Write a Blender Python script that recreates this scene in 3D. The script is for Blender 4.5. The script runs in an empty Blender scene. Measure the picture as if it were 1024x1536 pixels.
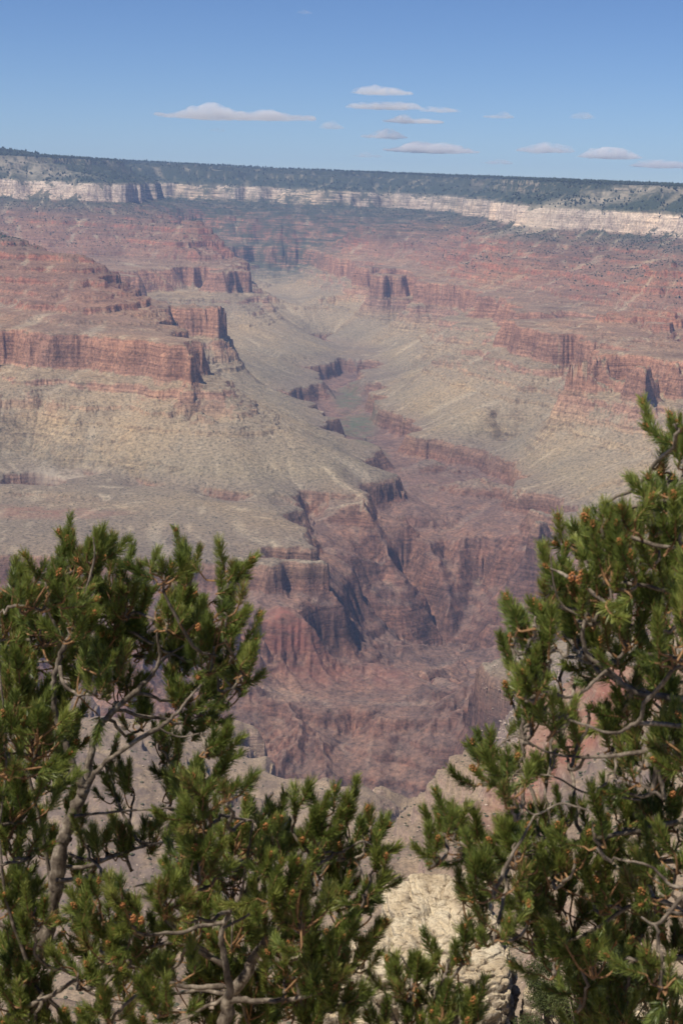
import bpy, math, random
import numpy as np

# ------------------------------------------------------------------ camera, sky, sun, exposure
scene = bpy.context.scene
PITCH, ROLL = math.radians(10.96), math.radians(1.5)
cam_data = bpy.data.cameras.new('camera')
cam = bpy.data.objects.new('camera', cam_data)
scene.collection.objects.link(cam)
scene.camera = cam
cam_data.sensor_fit = 'VERTICAL'
cam_data.sensor_height = 36.0
cam_data.lens = 36.0 * 2364.0 / 1536.0
cam_data.clip_start = 0.1
cam_data.clip_end = 250000.0
cam_data.dof.use_dof = True
cam_data.dof.focus_distance = 6000.0
cam_data.dof.aperture_fstop = 13.0
from mathutils import Matrix, Vector
_r = Vector((1, 0, 0)); _u = Vector((0, math.sin(PITCH), math.cos(PITCH))); _b = Vector((0, -math.cos(PITCH), math.sin(PITCH)))
_x = _r * math.cos(ROLL) + _u * math.sin(ROLL)
_y = _u * math.cos(ROLL) - _r * math.sin(ROLL)
cam.matrix_world = Matrix(((_x.x, _y.x, _b.x, 0), (_x.y, _y.y, _b.y, 0), (_x.z, _y.z, _b.z, 0), (0, 0, 0, 1)))

SUN_EL = math.radians(60.0)
SUN_AZ = math.atan2(-0.78, -0.56)          # measured from +Y towards +X: left of the view and a little behind it
world = bpy.data.worlds.new('World'); scene.world = world
world.use_nodes = True
wn = world.node_tree.nodes; wn.clear()
sky = wn.new('ShaderNodeTexSky'); sky.sky_type = 'NISHITA'; sky.sun_disc = False
sky.sun_elevation = SUN_EL; sky.sun_rotation = SUN_AZ % (2 * math.pi)
sky.altitude = 2100.0; sky.air_density = 1.0; sky.dust_density = 0.3; sky.ozone_density = 4.0
bg = wn.new('ShaderNodeBackground'); bg.inputs['Strength'].default_value = 0.05
wo = wn.new('ShaderNodeOutputWorld')
gm_ = wn.new('ShaderNodeGamma'); gm_.inputs[1].default_value = 1.36
world.node_tree.links.new(sky.outputs[0], gm_.inputs[0]); tint = wn.new('ShaderNodeMix'); tint.data_type = 'RGBA'; tint.blend_type = 'MULTIPLY'; tint.inputs[0].default_value = 1.0
tint.inputs[7].default_value = (0.77, 0.775, 0.86, 1)
world.node_tree.links.new(gm_.outputs[0], tint.inputs[6]); world.node_tree.links.new(tint.outputs[2], bg.inputs[0]); world.node_tree.links.new(bg.outputs[0], wo.inputs[0])

sun_data = bpy.data.lights.new('sun', 'SUN'); sun_data.energy = 5.0; sun_data.angle = math.radians(0.53)
sun_data.color = (1.0, 0.935, 0.83)
sun = bpy.data.objects.new('sun', sun_data); scene.collection.objects.link(sun)
to_sun = Vector((math.sin(SUN_AZ) * math.cos(SUN_EL), math.cos(SUN_AZ) * math.cos(SUN_EL), math.sin(SUN_EL)))
sun.rotation_euler = to_sun.to_track_quat('Z', 'Y').to_euler()

scene.view_settings.view_transform = 'Standard'
scene.view_settings.look = 'None'
scene.view_settings.exposure = 0.2
scene.view_settings.gamma = 1.0
scene.cycles.use_denoising = True
scene.cycles.use_adaptive_sampling = False
scene.cycles.max_bounces = 8
scene.cycles.diffuse_bounces = 2
scene.cycles.glossy_bounces = 1
scene.cycles.volume_bounces = 5
scene.cycles.transparent_max_bounces = 16

def mark(o, kind=None, label=None, category=None, group=None):
    if kind: o['kind'] = kind
    if label: o['label'] = label
    if category: o['category'] = category
    if group: o['group'] = group
    return o

# ------------------------------------------------------------------ numeric helpers
def _hash(ix, iy, seed):
    h = (ix.astype(np.int64) * 374761393 + iy.astype(np.int64) * 668265263 + seed * 974634777) & 0xFFFFFFFF
    h = ((h ^ (h >> 13)) * 1274126177) & 0xFFFFFFFF
    h = ((h ^ (h >> 16)) * 2246822519) & 0xFFFFFFFF
    h = h ^ (h >> 15)
    return (h & 0xFFFFFF).astype(np.float32) / np.float32(0xFFFFFF)

def vnoise(x, y, seed=0):
    """smooth value noise in -1..1"""
    fx = np.floor(x); fy = np.floor(y)
    tx = (x - fx).astype(np.float32); ty = (y - fy).astype(np.float32)
    tx = tx * tx * tx * (tx * (tx * 6 - 15) + 10); ty = ty * ty * ty * (ty * (ty * 6 - 15) + 10)
    a = _hash(fx, fy, seed); b = _hash(fx + 1, fy, seed); c = _hash(fx, fy + 1, seed); d = _hash(fx + 1, fy + 1, seed)
    return ((a + (b - a) * tx) * (1 - ty) + (c + (d - c) * tx) * ty) * 2 - 1

def fbm(x, y, octaves, seed=0, gain=0.5):
    out = 0; amp = 1.0; tot = 0
    for k in range(octaves):
        ca, sa = math.cos(0.7 * k + 0.3), math.sin(0.7 * k + 0.3)
        out = out + amp * vnoise((x * ca - y * sa) * 2 ** k + 17.3 * k, (x * sa + y * ca) * 2 ** k - 9.1 * k, seed + k)
        tot += amp; amp *= gain
    return out / tot

def ridged(x, y, octaves, seed=0, gain=0.5):
    out = 0; amp = 1.0; tot = 0
    for k in range(octaves):
        ca, sa = math.cos(1.1 * k + 0.5), math.sin(1.1 * k + 0.5)
        out = out + amp * (1 - 2 * np.abs(vnoise((x * ca - y * sa) * 2 ** k + 7.7 * k, (x * sa + y * ca) * 2 ** k + 3.3 * k, seed + k)))
        tot += amp; amp *= gain
    return out / tot

def gully(x, y, gx, gy, lam, seed):
    """one octave of slope-aligned gully noise: (value, d/dx, d/dy) with stripes running down the gradient (gx, gy)"""
    n = np.sqrt(gx * gx + gy * gy) + 1e-9
    px, py = -gy / n, gx / n
    X = x / lam; Y = y / lam
    ix = np.floor(X); iy = np.floor(Y); fx = (X - ix).astype(np.float32); fy = (Y - iy).astype(np.float32)
    C = 0; S = 0; W = 0
    for a in (-1, 0, 1):
        for b in (-1, 0, 1):
            hx = _hash(ix + a, iy + b, seed) * 0.8 + 0.1; hy = _hash(ix + a, iy + b, seed + 77) * 0.8 + 0.1
            ox = fx - a - hx; oy = fy - b - hy
            w = np.exp(-2.6 * (ox * ox + oy * oy))
            ph = (ox * px + oy * py) * np.float32(2 * math.pi) + hx * 3.0
            C = C + w * np.cos(ph); S = S + w * np.sin(ph); W = W + w
    C = C / W; S = S / W
    return C, -S * px * (2 * math.pi / lam), -S * py * (2 * math.pi / lam)

# ------------------------------------------------------------------ the canyon's rock column: retreat coordinate -> height below the rim
PROFILE = np.array([(400, 70), (300, 58), (200, 12), (100, 7), (0, 0), (-3, -38), (-26, -58), (-29, -88), (-95, -170), (-102, -300), (-200, -385), (-202, -405), (-232, -425), (-235, -455), (-262, -470), (-264, -488), (-290, -504), (-293, -535), (-318, -548), (-320, -564), (-345, -578), (-348, -604), (-375, -614), (-377, -626), (-420, -640), (-430, -766), (-466, -788), (-470, -810), (-530, -852), (-533, -868), (-598, -896), (-601, -908), (-800, -990), (-850, -1018), (-880, -1032), (-900, -1042), (-909, -1118), (-1300, -1430), (-1500, -1560)], dtype=float)
DIP_Y, DIP_X = (0.0215, 0.02)
# surveyed plan points: x east (m), y north (m), retreat coordinate
SURVEY = np.array([(-3721,11409,0),(-4124,12644,90),(-5116,15687,120),(-7442,22817,120),(-3145,11994,0),(-3475,13252,90),(-4287,16347,120),(-6088,23215,120),(-2703,12307,0),(-2982,13576,90),(-3668,16702,120),(-5149,23441,120),(-2410,12418,0),(-2658,13694,90),(-3268,16836,120),(-4573,23560,120),(-2223,12707,0),(-2447,13988,90),(-2999,17140,120),(-4136,23641,120),(-2367,14407,-6),(-2578,15690,-4),(-3097,18847,-4),(-3891,23682,-3),(-1813,14890,-6),(-1970,16181,-4),(-2357,19357,-4),(-2901,23824,-3),(-1248,14948,-6),(-1356,16243,-4),(-1622,19432,-4),(-1997,23917,-3),(-756,15281,-6),(-820,16580,-4),(-978,19776,-4),(-1186,23971,-3),(-106,15200,-6),(-115,16500,-4),(-137,19700,-4),(-167,23999,-3),(543,15290,-6),(589,16590,-4),(703,19788,-4),(852,23985,-3),(1012,14565,0),(1102,15862,90),(1324,19054,120),(1664,23942,120),(1229,12942,0),(1352,14236,90),(1654,17422,120),(2269,23893,120),(1351,11219,0),(1506,12510,90),(1889,15687,120),(2869,23828,120),(1618,10779,0),(1811,12065,90),(2286,15229,120),(3563,23734,120),(1955,10622,0),(2190,11900,90),(2770,15047,120),(4344,23604,120),(2232,10362,0),(2506,11633,90),(3180,14761,120),(5054,23462,120),(2596,9657,0),(2934,10913,90),(3765,14003,120),(6231,23177,120),(2996,9015,0),(3406,10249,90),(4416,13285,120),(7570,22775,120),(-3450,12741,300),(-2832,12893,300),(-2578,12997,270),(-3111,14162,250),(-3597,11028,-95),(-3580,10976,-103),(-3044,11608,-95),(-3030,11554,-103),(-2617,11916,-95),(-2605,11862,-103),(-2217,11946,-95),(-2207,11892,-103),(-1863,11956,-95),(-1854,11901,-103),(-1640,12190,-95),(-1632,12136,-103),(-1584,12399,-95),(-1577,12345,-103),(-1672,13497,-95),(-1665,13442,-103),(-1680,14302,-95),(-1674,14247,-103),(-1450,14427,-95),(-1444,14373,-103),(-1088,14509,-95),(-1084,14454,-103),(-721,14582,-95),(-719,14527,-103),(-290,14697,-95),(-289,14642,-103),(-162,14399,-95),(-161,14344,-103),(145,14499,-95),(145,14444,-103),(515,14491,-95),(513,14436,-103),(964,13867,-95),(960,13812,-103),(1128,12148,-95),(1123,12093,-103),(1167,10837,-95),(1161,10783,-103),(1386,10408,-95),(1379,10354,-103),(1672,10265,-95),(1663,10210,-103),(1915,10171,-95),(1905,10117,-103),(2031,9894,-95),(2020,9840,-103),(2085,9678,-95),(2073,9624,-103),(2440,9078,-95),(2426,9025,-103),(2839,8541,-95),(2821,8488,-103),(-3473,10648,-200),(-2521,11476,-200),(-2117,11405,-200),(-1770,11363,-200),(-1474,11506,-200),(-1505,12812,-200),(-1255,13642,-200),(-687,13883,-200),(-97,13900,-200),(256,13798,-200),(598,13587,-200),(927,12566,-200),(1012,11154,-200),(1208,10028,-200),(1607,9870,-200),(1795,9532,-200),(1959,9091,-200),(2337,8691,-200),(-2175,9965,-347),(-1953,10113,-375),(-1756,10454,-320),(-1454,10803,-291),(-1374,10208,-375),(-1277,11228,-200),(-1036,10951,-204),(-1004,10351,-292),(-745,10072,-319),(-708,9975,-345),(-1247,9716,-420),(-1130,9943,-420),(-988,10196,-420),(-806,10054,-420),(-628,9916,-420),(-539,9885,-421),(-1267,9415,-430),(-1097,9688,-430),(-870,9912,-430),(-612,9831,-430),(-503,9837,-430),(-473,9909,-430),(-1189,9123,-429),(-836,9463,-493),(-598,9481,-491),(-483,9588,-514),(-842,7149,-420),(-782,7291,-420),(-683,7383,-420),(-606,7278,-420),(-840,7271,-430),(-697,7216,-430),(-594,7262,-430),(-560,7338,-430),(-586,7363,-470),(-520,7305,-470),(-1662,7621,-175),(-1545,7441,-197),(-1557,7132,-240),(-1366,7069,-245),(-1129,7162,-234),(-1060,6818,-290),(-1208,6844,-288),(-1308,6622,-302),(-1431,6545,-346),(-962,6732,-320),(-1196,6389,-348),(-892,6842,-347),(-817,6700,-377),(-992,6373,-348),(-695,6362,-409),(-1079,6105,-388),(-1845,8400,-330),(-1533,8259,-390),(-1199,7910,-430),(-955,7842,-520),(-1753,9031,-400),(-1385,8893,-425),(-648,8174,-600),(-486,8386,-700),(-641,6971,-560),(-1582,5867,-420),(-1292,5902,-420),(-1146,5920,-420),(-1011,5859,-420),(-878,5798,-420),(-748,5740,-420),(-632,5677,-420),(-539,5543,-420),(-499,5415,-420),(-1574,5826,-430),(-1301,5932,-430),(-1134,5850,-430),(-952,5798,-430),(-771,5729,-430),(-620,5688,-430),(-512,5690,-430),(-501,5925,-430),(-1564,5786,-470),(-1287,5867,-470),(-1084,5712,-470),(-929,5657,-470),(-782,5637,-470),(-659,5608,-470),(-511,5555,-470),(-405,5590,-470),(-408,5763,-470),(-1210,5509,-535),(-1022,5504,-535),(-861,5523,-535),(-672,5518,-535),(-498,5418,-535),(-382,5422,-535),(-296,5448,-535),(-294,5571,-535),(-1202,5467,-604),(-960,5420,-604),(-723,5373,-604),(-494,5381,-604),(-273,5545,-604),(-176,5499,-604),(-1187,5393,-800),(-1051,5403,-800),(-901,5337,-800),(-751,5248,-800),(-591,5226,-800),(-473,5159,-800),(-286,5008,-800),(-178,5000,-800),(-31,5268,-800),(72,5458,-800),(-505,5508,-760),(-259,5308,-760),(-101,5349,-760),(13,5510,-760),(-825,5296,-900),(-703,5223,-900),(-605,5145,-900),(-467,5079,-900),(-312,5020,-900),(-1193,5418,-850),(-1083,5447,-850),(-956,5324,-850),(-813,5212,-850),(-638,5067,-850),(-451,4935,-850),(-281,4932,-850),(-1063,4819,-870),(-855,4815,-870),(-647,4811,-870),(-426,4663,-870),(-264,4651,-870),(-237,4903,-870),(-957,4329,-890),(-769,4325,-890),(-581,4322,-890),(-401,4399,-890),(-215,4480,-890),(-141,4583,-890),(-183,5029,-900),(-154,5078,-900),(-73,5163,-900),(-17,5110,-900),(-1,5006,-900),(25,5141,-900),(45,5294,-900),(72,5208,-900),(96,5136,-900),(-157,5038,-904),(-48,5080,-905),(39,5080,-906),(116,5099,-902),(125,4978,-906),(-154,4978,-911),(-56,4950,-909),(40,4970,-911),(143,4958,-908),(-145,4696,-900),(-114,4479,-900),(-78,4402,-900),(-54,4382,-900),(-132,4334,-900),(-180,4341,-900),(-1112,4067,-900),(-905,4092,-900),(-731,4110,-900),(-592,4137,-900),(-379,4163,-900),(-289,4165,-900),(-198,4159,-900),(-108,4154,-900),(-36,4190,-900),(-15,4202,-900),(-1098,4008,-925),(-719,4041,-925),(-543,4038,-925),(-280,4050,-925),(-193,4084,-925),(-142,4134,-925),(-141,4304,-925),(-23,4355,-925),(-7,4418,-925),(21,4350,-950),(40,4585,-950),(-33,4827,-950),(100,5683,-900),(115,5569,-900),(77,5800,-900),(-27,6270,-900),(-51,6516,-900),(-107,6969,-900),(-143,7271,-900),(-268,7296,-900),(-320,7213,-900),(-601,8462,-900),(-428,8589,-900),(-279,8496,-900),(-203,8350,-900),(-162,8087,-900),(-47,8737,-900),(44,8189,-900),(-45,9897,-900),(-122,10024,-900),(-224,9898,-900),(-178,10788,-900),(-316,7352,-925),(-204,7303,-925),(-125,7246,-925),(-229,10171,-925),(-58,10243,-925),(-278,8513,-925),(-174,8387,-925),(11,8450,-925),(-336,6785,-780),(-292,7119,-780),(-432,7420,-780),(-532,7507,-780),(-514,8211,-700),(-358,8597,-700),(-304,9153,-700),(-592,8084,-600),(-538,9175,-600),(-445,9642,-600),(130,5949,-903),(101,6349,-904),(59,7200,-907),(18,7800,-907),(64,8400,-906),(8,9100,-905),(-60,10200,-900),(-235,11198,-800),(-404,11993,-745),(-559,12588,-621),(-594,12986,-533),(-505,13190,-467),(-1258,13542,-304),(-914,13469,-318),(-574,13388,-293),(-240,13398,-291),(-789,13277,-423),(-398,13194,-423),(-816,12874,-466),(-225,12898,-428),(88,12600,-224),(37,12200,-290),(189,11999,-326),(-58,11900,-425),(-146,11015,-420),(85,11040,-420),(166,10232,-420),(-183,10706,-430),(105,10288,-430),(-314,12296,-571),(-93,11000,-630),(179,10598,-627),(341,9994,-785),(168,9599,-882),(481,9388,-810),(233,8797,-906),(435,8389,-879),(277,7795,-907),(252,6995,-907),(494,12190,-264),(783,10571,-234),(1028,9545,-235),(1327,9407,-232),(1262,8911,-281),(758,10172,-319),(571,11586,-345),(1450,8274,-264),(1679,8231,-202),(971,8947,-346),(453,10991,-420),(215,10135,-420),(409,9890,-420),(623,9339,-420),(753,9004,-420),(835,8669,-420),(322,9619,-430),(489,8932,-430),(639,8925,-430),(723,8804,-430),(702,7405,-420),(797,7739,-420),(919,7803,-420),(1085,7815,-420),(1310,7785,-420),(738,7998,-430),(823,7776,-430),(989,7786,-430),(1148,7986,-430),(468,8492,-470),(659,7750,-470),(781,7652,-470),(920,7740,-470),(1280,7085,-320),(1475,7047,-244),(1391,6758,-292),(1204,6489,-345),(1061,6615,-372),(918,6788,-410),(1290,6371,-345),(883,6088,-420),(951,6233,-420),(1060,6255,-420),(1160,6297,-420),(1208,6416,-420),(1339,6599,-420),(1431,6719,-420),(1892,7121,-420),(815,5947,-430),(881,5877,-430),(986,5912,-430),(1086,5983,-430),(1344,6958,-430),(1507,7046,-430),(1173,5833,-440),(1314,5803,-440),(1087,5659,-420),(1146,5741,-420),(1245,5820,-420),(1518,5967,-420),(1053,5722,-430),(1137,5715,-430),(1224,5675,-430),(1449,5647,-430),(793,6753,-470),(922,6755,-470),(845,5963,-470),(1005,5707,-470),(1179,5728,-470),(1224,5661,-470),(1453,5651,-470),(587,8104,-535),(385,7450,-535),(683,6621,-535),(887,6062,-535),(1063,5604,-535),(1218,5434,-535),(427,7052,-604),(608,6391,-604),(826,5783,-604),(960,5143,-604),(1118,4951,-604),(310,7053,-800),(500,6350,-800),(723,5935,-800),(833,5299,-800),(941,4885,-800),(1074,4626,-800),(376,6548,-870),(665,5842,-870),(782,5243,-870),(231,7393,-900),(273,6793,-900),(307,6363,-900),(324,6038,-900),(450,5983,-900),(497,6099,-900),(546,6158,-900),(626,6369,-900),(698,6357,-900),(635,5916,-900),(506,5666,-900),(563,5551,-900),(623,5443,-900),(655,5355,-900),(633,5116,-900),(533,4999,-900),(617,4977,-900),(735,4902,-900),(832,4715,-900),(949,4480,-900),(1112,4352,-900),(338,6255,-925),(488,6105,-925),(538,6020,-925),(550,5762,-925),(654,5579,-925),(558,5095,-925),(640,5142,-925),(743,5084,-925),(855,4828,-925),(962,4517,-925),(309,5692,-906),(398,5536,-907),(433,5332,-956),(536,4971,-960),(314,5241,-995),(411,4983,-1054),(520,4772,-1061),(365,4886,-1163),(646,4655,-937),(722,4239,-920),(237,4944,-1079),(186,5647,-905),(224,5295,-958),(365,4786,-1250),(436,4700,-1201),(310,4810,-1262),(509,4622,-1142),(162,5097,-935),(105,4899,-963),(168,4847,-1025),(276,4842,-1098),(185,4646,-1091),(291,4691,-1166),(100,4499,-1020),(20,4550,-940),(21,4300,-982),(139,4398,-1108),(-15,4150,-932),(266,4592,-1184),(-240,3993,-959),(-154,4017,-940),(-66,3999,-974),(-182,3896,-1009),(-116,3948,-1003),(-13,4100,-1054),(97,4149,-1078),(190,4196,-1097),(250,4293,-1124),(345,4286,-1164),(374,4183,-1134),(-128,3848,-1054),(-62,3900,-1048),(24,3950,-1052),(111,3998,-1054),(189,4096,-1078),(204,4095,-1098),(198,4015,-1124),(94,3879,-1120),(8,3840,-1120),(-58,3780,-1131),(-92,3779,-1089),(233,3943,-1093),(303,3738,-1016),(312,3637,-1027),(294,3588,-1044),(217,3644,-1056),(153,3617,-1069),(308,3567,-1059),(183,3555,-1103),(89,3599,-1107),(-207,3744,-1028),(-252,3691,-1041),(-230,3613,-1090),(-171,3696,-1038),(-107,3718,-1043),(-158,3466,-1143),(-100,3549,-1116),(-38,3580,-1106),(58,3500,-1146),(-3,3420,-1172),(89,3439,-1196),(182,3465,-1183),(305,3477,-1141),(336,3504,-1091),(287,3408,-1209),(179,3345,-1263),(149,3317,-1279),(225,3342,-1279),(-93,3379,-1158),(89,3529,-1137),(-185,3195,-1190),(-22,3180,-1290),(112,3148,-1310),(218,3142,-1310),(285,3137,-1260),(365,3280,-830),(288,3388,-902),(333,3233,-876),(359,3079,-858),(320,2933,-899),(299,2834,-904),(279,2736,-905),(423,3071,-726),(504,3362,-794),(544,3154,-707),(887,4310,-900),(939,4335,-900),(963,4324,-900),(818,4186,-900),(1112,4352,-900),(853,4348,-925),(917,4288,-925),(963,4296,-925),(1112,4321,-925),(608,3142,-621),(705,3121,-600),(615,2834,-579),(479,2759,-596),(267,2385,-1000),(309,2178,-900),(398,2164,-850),(198,2291,-1050),(486,2146,-800),(-738,2856,-903),(-456,2915,-903),(-289,2916,-901),(-211,2912,-900),(-174,2895,-901),(-167,2875,-902),(-163,2815,-904),(-210,2742,-901),(-253,2809,-901),(-360,2676,-878),(-123,2717,-902),(-61,2639,-901),(-50,2620,-902),(-95,2618,-895),(-187,2593,-896),(-52,2559,-902),(-112,2497,-901),(-184,2413,-853),(-320,2379,-808),(-432,2412,-802),(-123,2297,-829),(-25,2620,-902),(-1,2600,-902),(-603,2323,-789),(-277,3007,-1010),(-407,3023,-1010),(-158,2946,-1080),(-43,2750,-1120),(33,2580,-894),(67,2559,-873),(100,2498,-875),(112,2437,-893),(76,2439,-850),(42,2360,-823),(107,2358,-870),(63,2299,-834),(108,2448,-1200),(50,2720,-1200),(78,2199,-1120),(125,2196,-1180),(-15,2100,-1080),(64,1799,-1000),(125,1796,-1000),(-94,1898,-1000),(88,1397,-352),(62,1359,-348),(43,1329,-348),(117,1375,-337),(139,1333,-293),(148,1292,-274),(147,1241,-234),(150,1211,-213),(154,1190,-200),(178,1146,-174),(205,1101,-150),(244,1073,-137),(286,1062,-131),(81,1548,-700),(34,1500,-700),(139,1494,-640),(155,1442,-560),(189,1337,-500),(235,1279,-450),(287,1268,-440),(157,1129,-199),(174,1106,-195),(150,1140,-208),(187,1064,-199),(201,1041,-183),(161,1078,-202),(144,1171,-234),(171,1016,-200),(199,980,-184),(231,1004,-166),(143,1070,-233),(120,1214,-291),(164,915,-192),(196,878,-172),(86,1177,-293),(52,1129,-292),(84,1017,-263),(115,973,-234),(137,839,-193),(172,761,-158),(32,1120,-292),(240,868,-155),(-383,1708,-437),(-271,1729,-443),(-151,1693,-430),(-33,1500,-423),(-285,1268,-380),(-166,1239,-356),(-63,1198,-346),(-209,927,-289),(-122,912,-269),(-38,879,-262),(12,1100,-293),(25,820,-233),(70,747,-201),(109,590,-112),(-440,2002,-1000),(-316,2026,-1000),(-183,1992,-1000),(-207,606,-174),(-124,359,-99),(-65,189,-66),(-45,130,-37),(-141,624,-183),(-84,371,-99),(-44,195,-68),(-31,135,-39),(-56,638,-187),(-33,379,-99),(-17,199,-69),(-12,137,-40),(32,639,-183),(20,379,-99),(11,200,-69),(8,138,-40),(96,511,-102),(71,373,-98),(38,196,-66),(27,135,-37),(171,491,-101),(127,358,-98),(67,188,-60),(47,130,-33),(-481,1208,-420),(-741,1858,-800),(-1074,2694,-930),(-1296,3251,-1250),(-1555,3901,-950),(-1926,4830,-840),(-2111,5295,-600),(-2962,7431,-425),(-3518,8825,-400),(-403,1236,-420),(-620,1901,-800),(-899,2757,-930),(-1085,3327,-1250),(-1302,3993,-950),(-1612,4944,-840),(-1767,5419,-600),(-2481,7606,-425),(-2946,9032,-400),(327,1050,-330),(475,1528,-450),(654,2101,-800),(891,2864,-1100),(1070,3437,-920),(1307,4201,-1150),(1456,4679,-900),(1605,5156,-604),(1931,6206,-380),(2377,7639,-300),(405,1023,-330),(589,1488,-450),(810,2046,-800),(1104,2789,-1100),(1325,3347,-920),(1620,4091,-1150),(1804,4556,-900),(1988,5021,-604),(2393,6044,-380),(2945,7438,-300)], dtype=float)

def strata(q):
    return np.interp(q, PROFILE[::-1, 0], PROFILE[::-1, 1])

def smooth_field():
    """survey points -> smooth retreat field on a coarse polar grid (multiquadric interpolation)"""
    th = np.arctan2(SURVEY[:, 0], SURVEY[:, 1]); lr = np.log(np.hypot(SURVEY[:, 0], SURVEY[:, 1]))
    P = np.stack([th, lr], 1); q = SURVEY[:, 2]
    eps = 0.006
    A = np.sqrt(((P[:, None, :] - P[None, :, :]) ** 2).sum(2) + eps ** 2)
    n = len(P)
    M = np.zeros((n + 1, n + 1)); M[:n, :n] = A - np.eye(n) * 0.004; M[:n, n] = 1; M[n, :n] = 1
    w = np.linalg.solve(M, np.append(q, 0))
    TH = np.linspace(TH0, TH1, 240); LR = np.linspace(LR0, LR1, 640)
    G = np.empty((len(LR), len(TH)))
    for k in range(len(LR)):
        d = np.sqrt((TH[:, None] - P[None, :, 0]) ** 2 + (LR[k] - P[None, :, 1]) ** 2 + eps ** 2)
        G[k] = d @ w[:n] + w[n]
    return TH, LR, G

def cubic_up(G, src, dst, axis):
    """Catmull-Rom resampling along one axis of a regular grid"""
    G = np.moveaxis(G, axis, 0)
    t = (dst - src[0]) / (src[1] - src[0]); i = np.clip(np.floor(t).astype(int), 0, len(src) - 2); f = (t - i)[:, None]
    g = lambda k: G[np.clip(i + k, 0, len(src) - 1)]
    a, b, c, d = g(-1), g(0), g(1), g(2)
    r = b + 0.5 * f * (c - a + f * (2 * a - 5 * b + 4 * c - d + f * (3 * (b - c) + d - a)))
    return np.moveaxis(r, 0, axis)

TH0, TH1 = math.radians(-18.5), math.radians(18.5)
LR0, LR1 = math.log(135.0), math.log(23500.0)
N_TH = 1300
def radial_rows():
    """row spacing: finest where the canyon is seen, coarser close by and on the plateau"""
    l = [LR0]
    while l[-1] < LR1:
        r = math.exp(l[-1])
        st = 0.0036 if r < 1000 else 0.0030 if r < 2300 else 0.0017 if r < 11500 else 0.0022 if r < 14500 else 0.004
        l.append(l[-1] + st * 1.0)
    return np.array(l)

TH, LR, G = smooth_field()
fth = np.linspace(TH0, TH1, N_TH); flr = radial_rows()
q0 = cubic_up(cubic_up(G, LR, flr, 0), TH, fth, 1).astype(np.float32)
rr = np.exp(flr)[:, None]
X = (rr * np.sin(fth)[None, :]); Y = (rr * np.cos(fth)[None, :])
RR = np.broadcast_to(rr, X.shape).astype(np.float32)
# gradient of the retreat field in the plan
dq_dl = np.gradient(q0, flr, axis=0); dq_dt = np.gradient(q0, fth, axis=1)
sn, cs = np.sin(fth)[None, :], np.cos(fth)[None, :]
gx = ((dq_dl * sn + dq_dt * cs) / rr).astype(np.float32); gy = ((dq_dl * cs - dq_dt * sn) / rr).astype(np.float32)
gm = np.sqrt(gx * gx + gy * gy)
gcl = np.clip(gm, 0.05, 0.7)
Xf = X.astype(np.float32); Yf = Y.astype(np.float32)
deep = np.clip((-905 - q0) / 60, 0, 1)                       # the crystalline rock of the inner gorge
plat = np.clip((q0 + 20) / 60, 0, 1)                         # plateau on top
near = np.clip((2600 - RR) / 900, 0, 1)
shale = np.clip((-560 - q0) / 60, 0, 1) * np.clip((q0 + 915) / 20, 0, 1)     # soft shale slopes carry only faint gullies
q = q0.copy()
mound = np.clip(1.6 - 1.6 * np.hypot((X - -28) / 620, (Y - 3950) / 420), 0, 1)      # the smooth red mound in the gorge
far = np.clip((RR - 7500) / 2500, 0, 1)
q += far * np.clip(gm, 0, 0.35) * (1 - 0.6 * plat) * (230 * fbm(X / 1500, Y / 1500, 3, 140) + 70 * ridged(X / 420, Y / 420, 2, 150))
ax, ay = gx.copy(), gy.copy()
wash = np.zeros_like(q)
for k, (lam, amp) in enumerate([(620.0, 0.08), (290.0, 0.13), (140.0, 0.13), (66.0, 0.09), (31.0, 0.06)]):
    fade = np.clip(lam / (RR * 0.0022) - 0.3, 0, 1) * np.where(lam > 400, 1 - 0.75 * near, 1)
    c, dx, dy = gully(X, Y, ax, ay, lam, 11 + 5 * k)
    sheer = np.clip((strata(q + 3) - strata(q - 3)) / 6 / 7, 0, 1)      # 1 on the big cliffs: they stay flat-faced
    a = (amp * lam * gcl * fade * (1 + 0.5 * deep * (lam > 100)) * (1 - np.where(RR < 6400, 0.6, 0.2) * shale) * (1 - 0.8 * plat) * (1 - 0.9 * sheer * (lam < 200)) * (0.4 + 0.6 * np.clip((RR - 1200) / 900, 0, 1))).astype(np.float32)
    # creases sharper than crests
    tri = np.arcsin(np.clip(c, -1, 1)).astype(np.float32) * np.float32(2 / math.pi)
    q += a * (deep * {620.0: 2.4, 290.0: 2.3, 140.0: 1.4, 66.0: 0.9, 31.0: 0.7}[lam] * (1 - (0.85 if lam > 200 else 0.75) * mound) * tri + (1 - deep) * (c - 0.35 * c * c))
    if lam in (290.0, 140.0, 66.0): wash = np.maximum(wash, np.clip((-c - 0.62) / 0.3, 0, 1) * fade * (1.0 if lam > 100 else 0.7))
    ax = ax + 0.6 * a * dx; ay = ay + 0.6 * a * dy
# alcoves and joint clefts on the walls
wob = fbm(X / 260, Y / 260, 4, 40, 0.6)
fn = np.clip((RR - 1200) / 800, 0, 1)                      # the slopes close to the rim are smoother
q += gcl * 34 * wob * (1 - plat) * (1 - 0.6 * shale) * (0.25 + 0.75 * fn)
cl = np.clip(ridged(X / 95, Y / 95, 3, 60, 0.65) - 0.25, 0, 1) * np.clip(0.2 + 2.2 * vnoise(X / 330, Y / 330, 66), 0, 1.4)
q += gcl * 30 * fn * (1 - 0.75 * far) * cl * (1 - plat) * (1 - 0.5 * deep)
q += gcl * 5 * (0.3 + 0.7 * fn) * fbm(X / 22, Y / 22, 2, 69) * (1 - plat)
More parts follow.
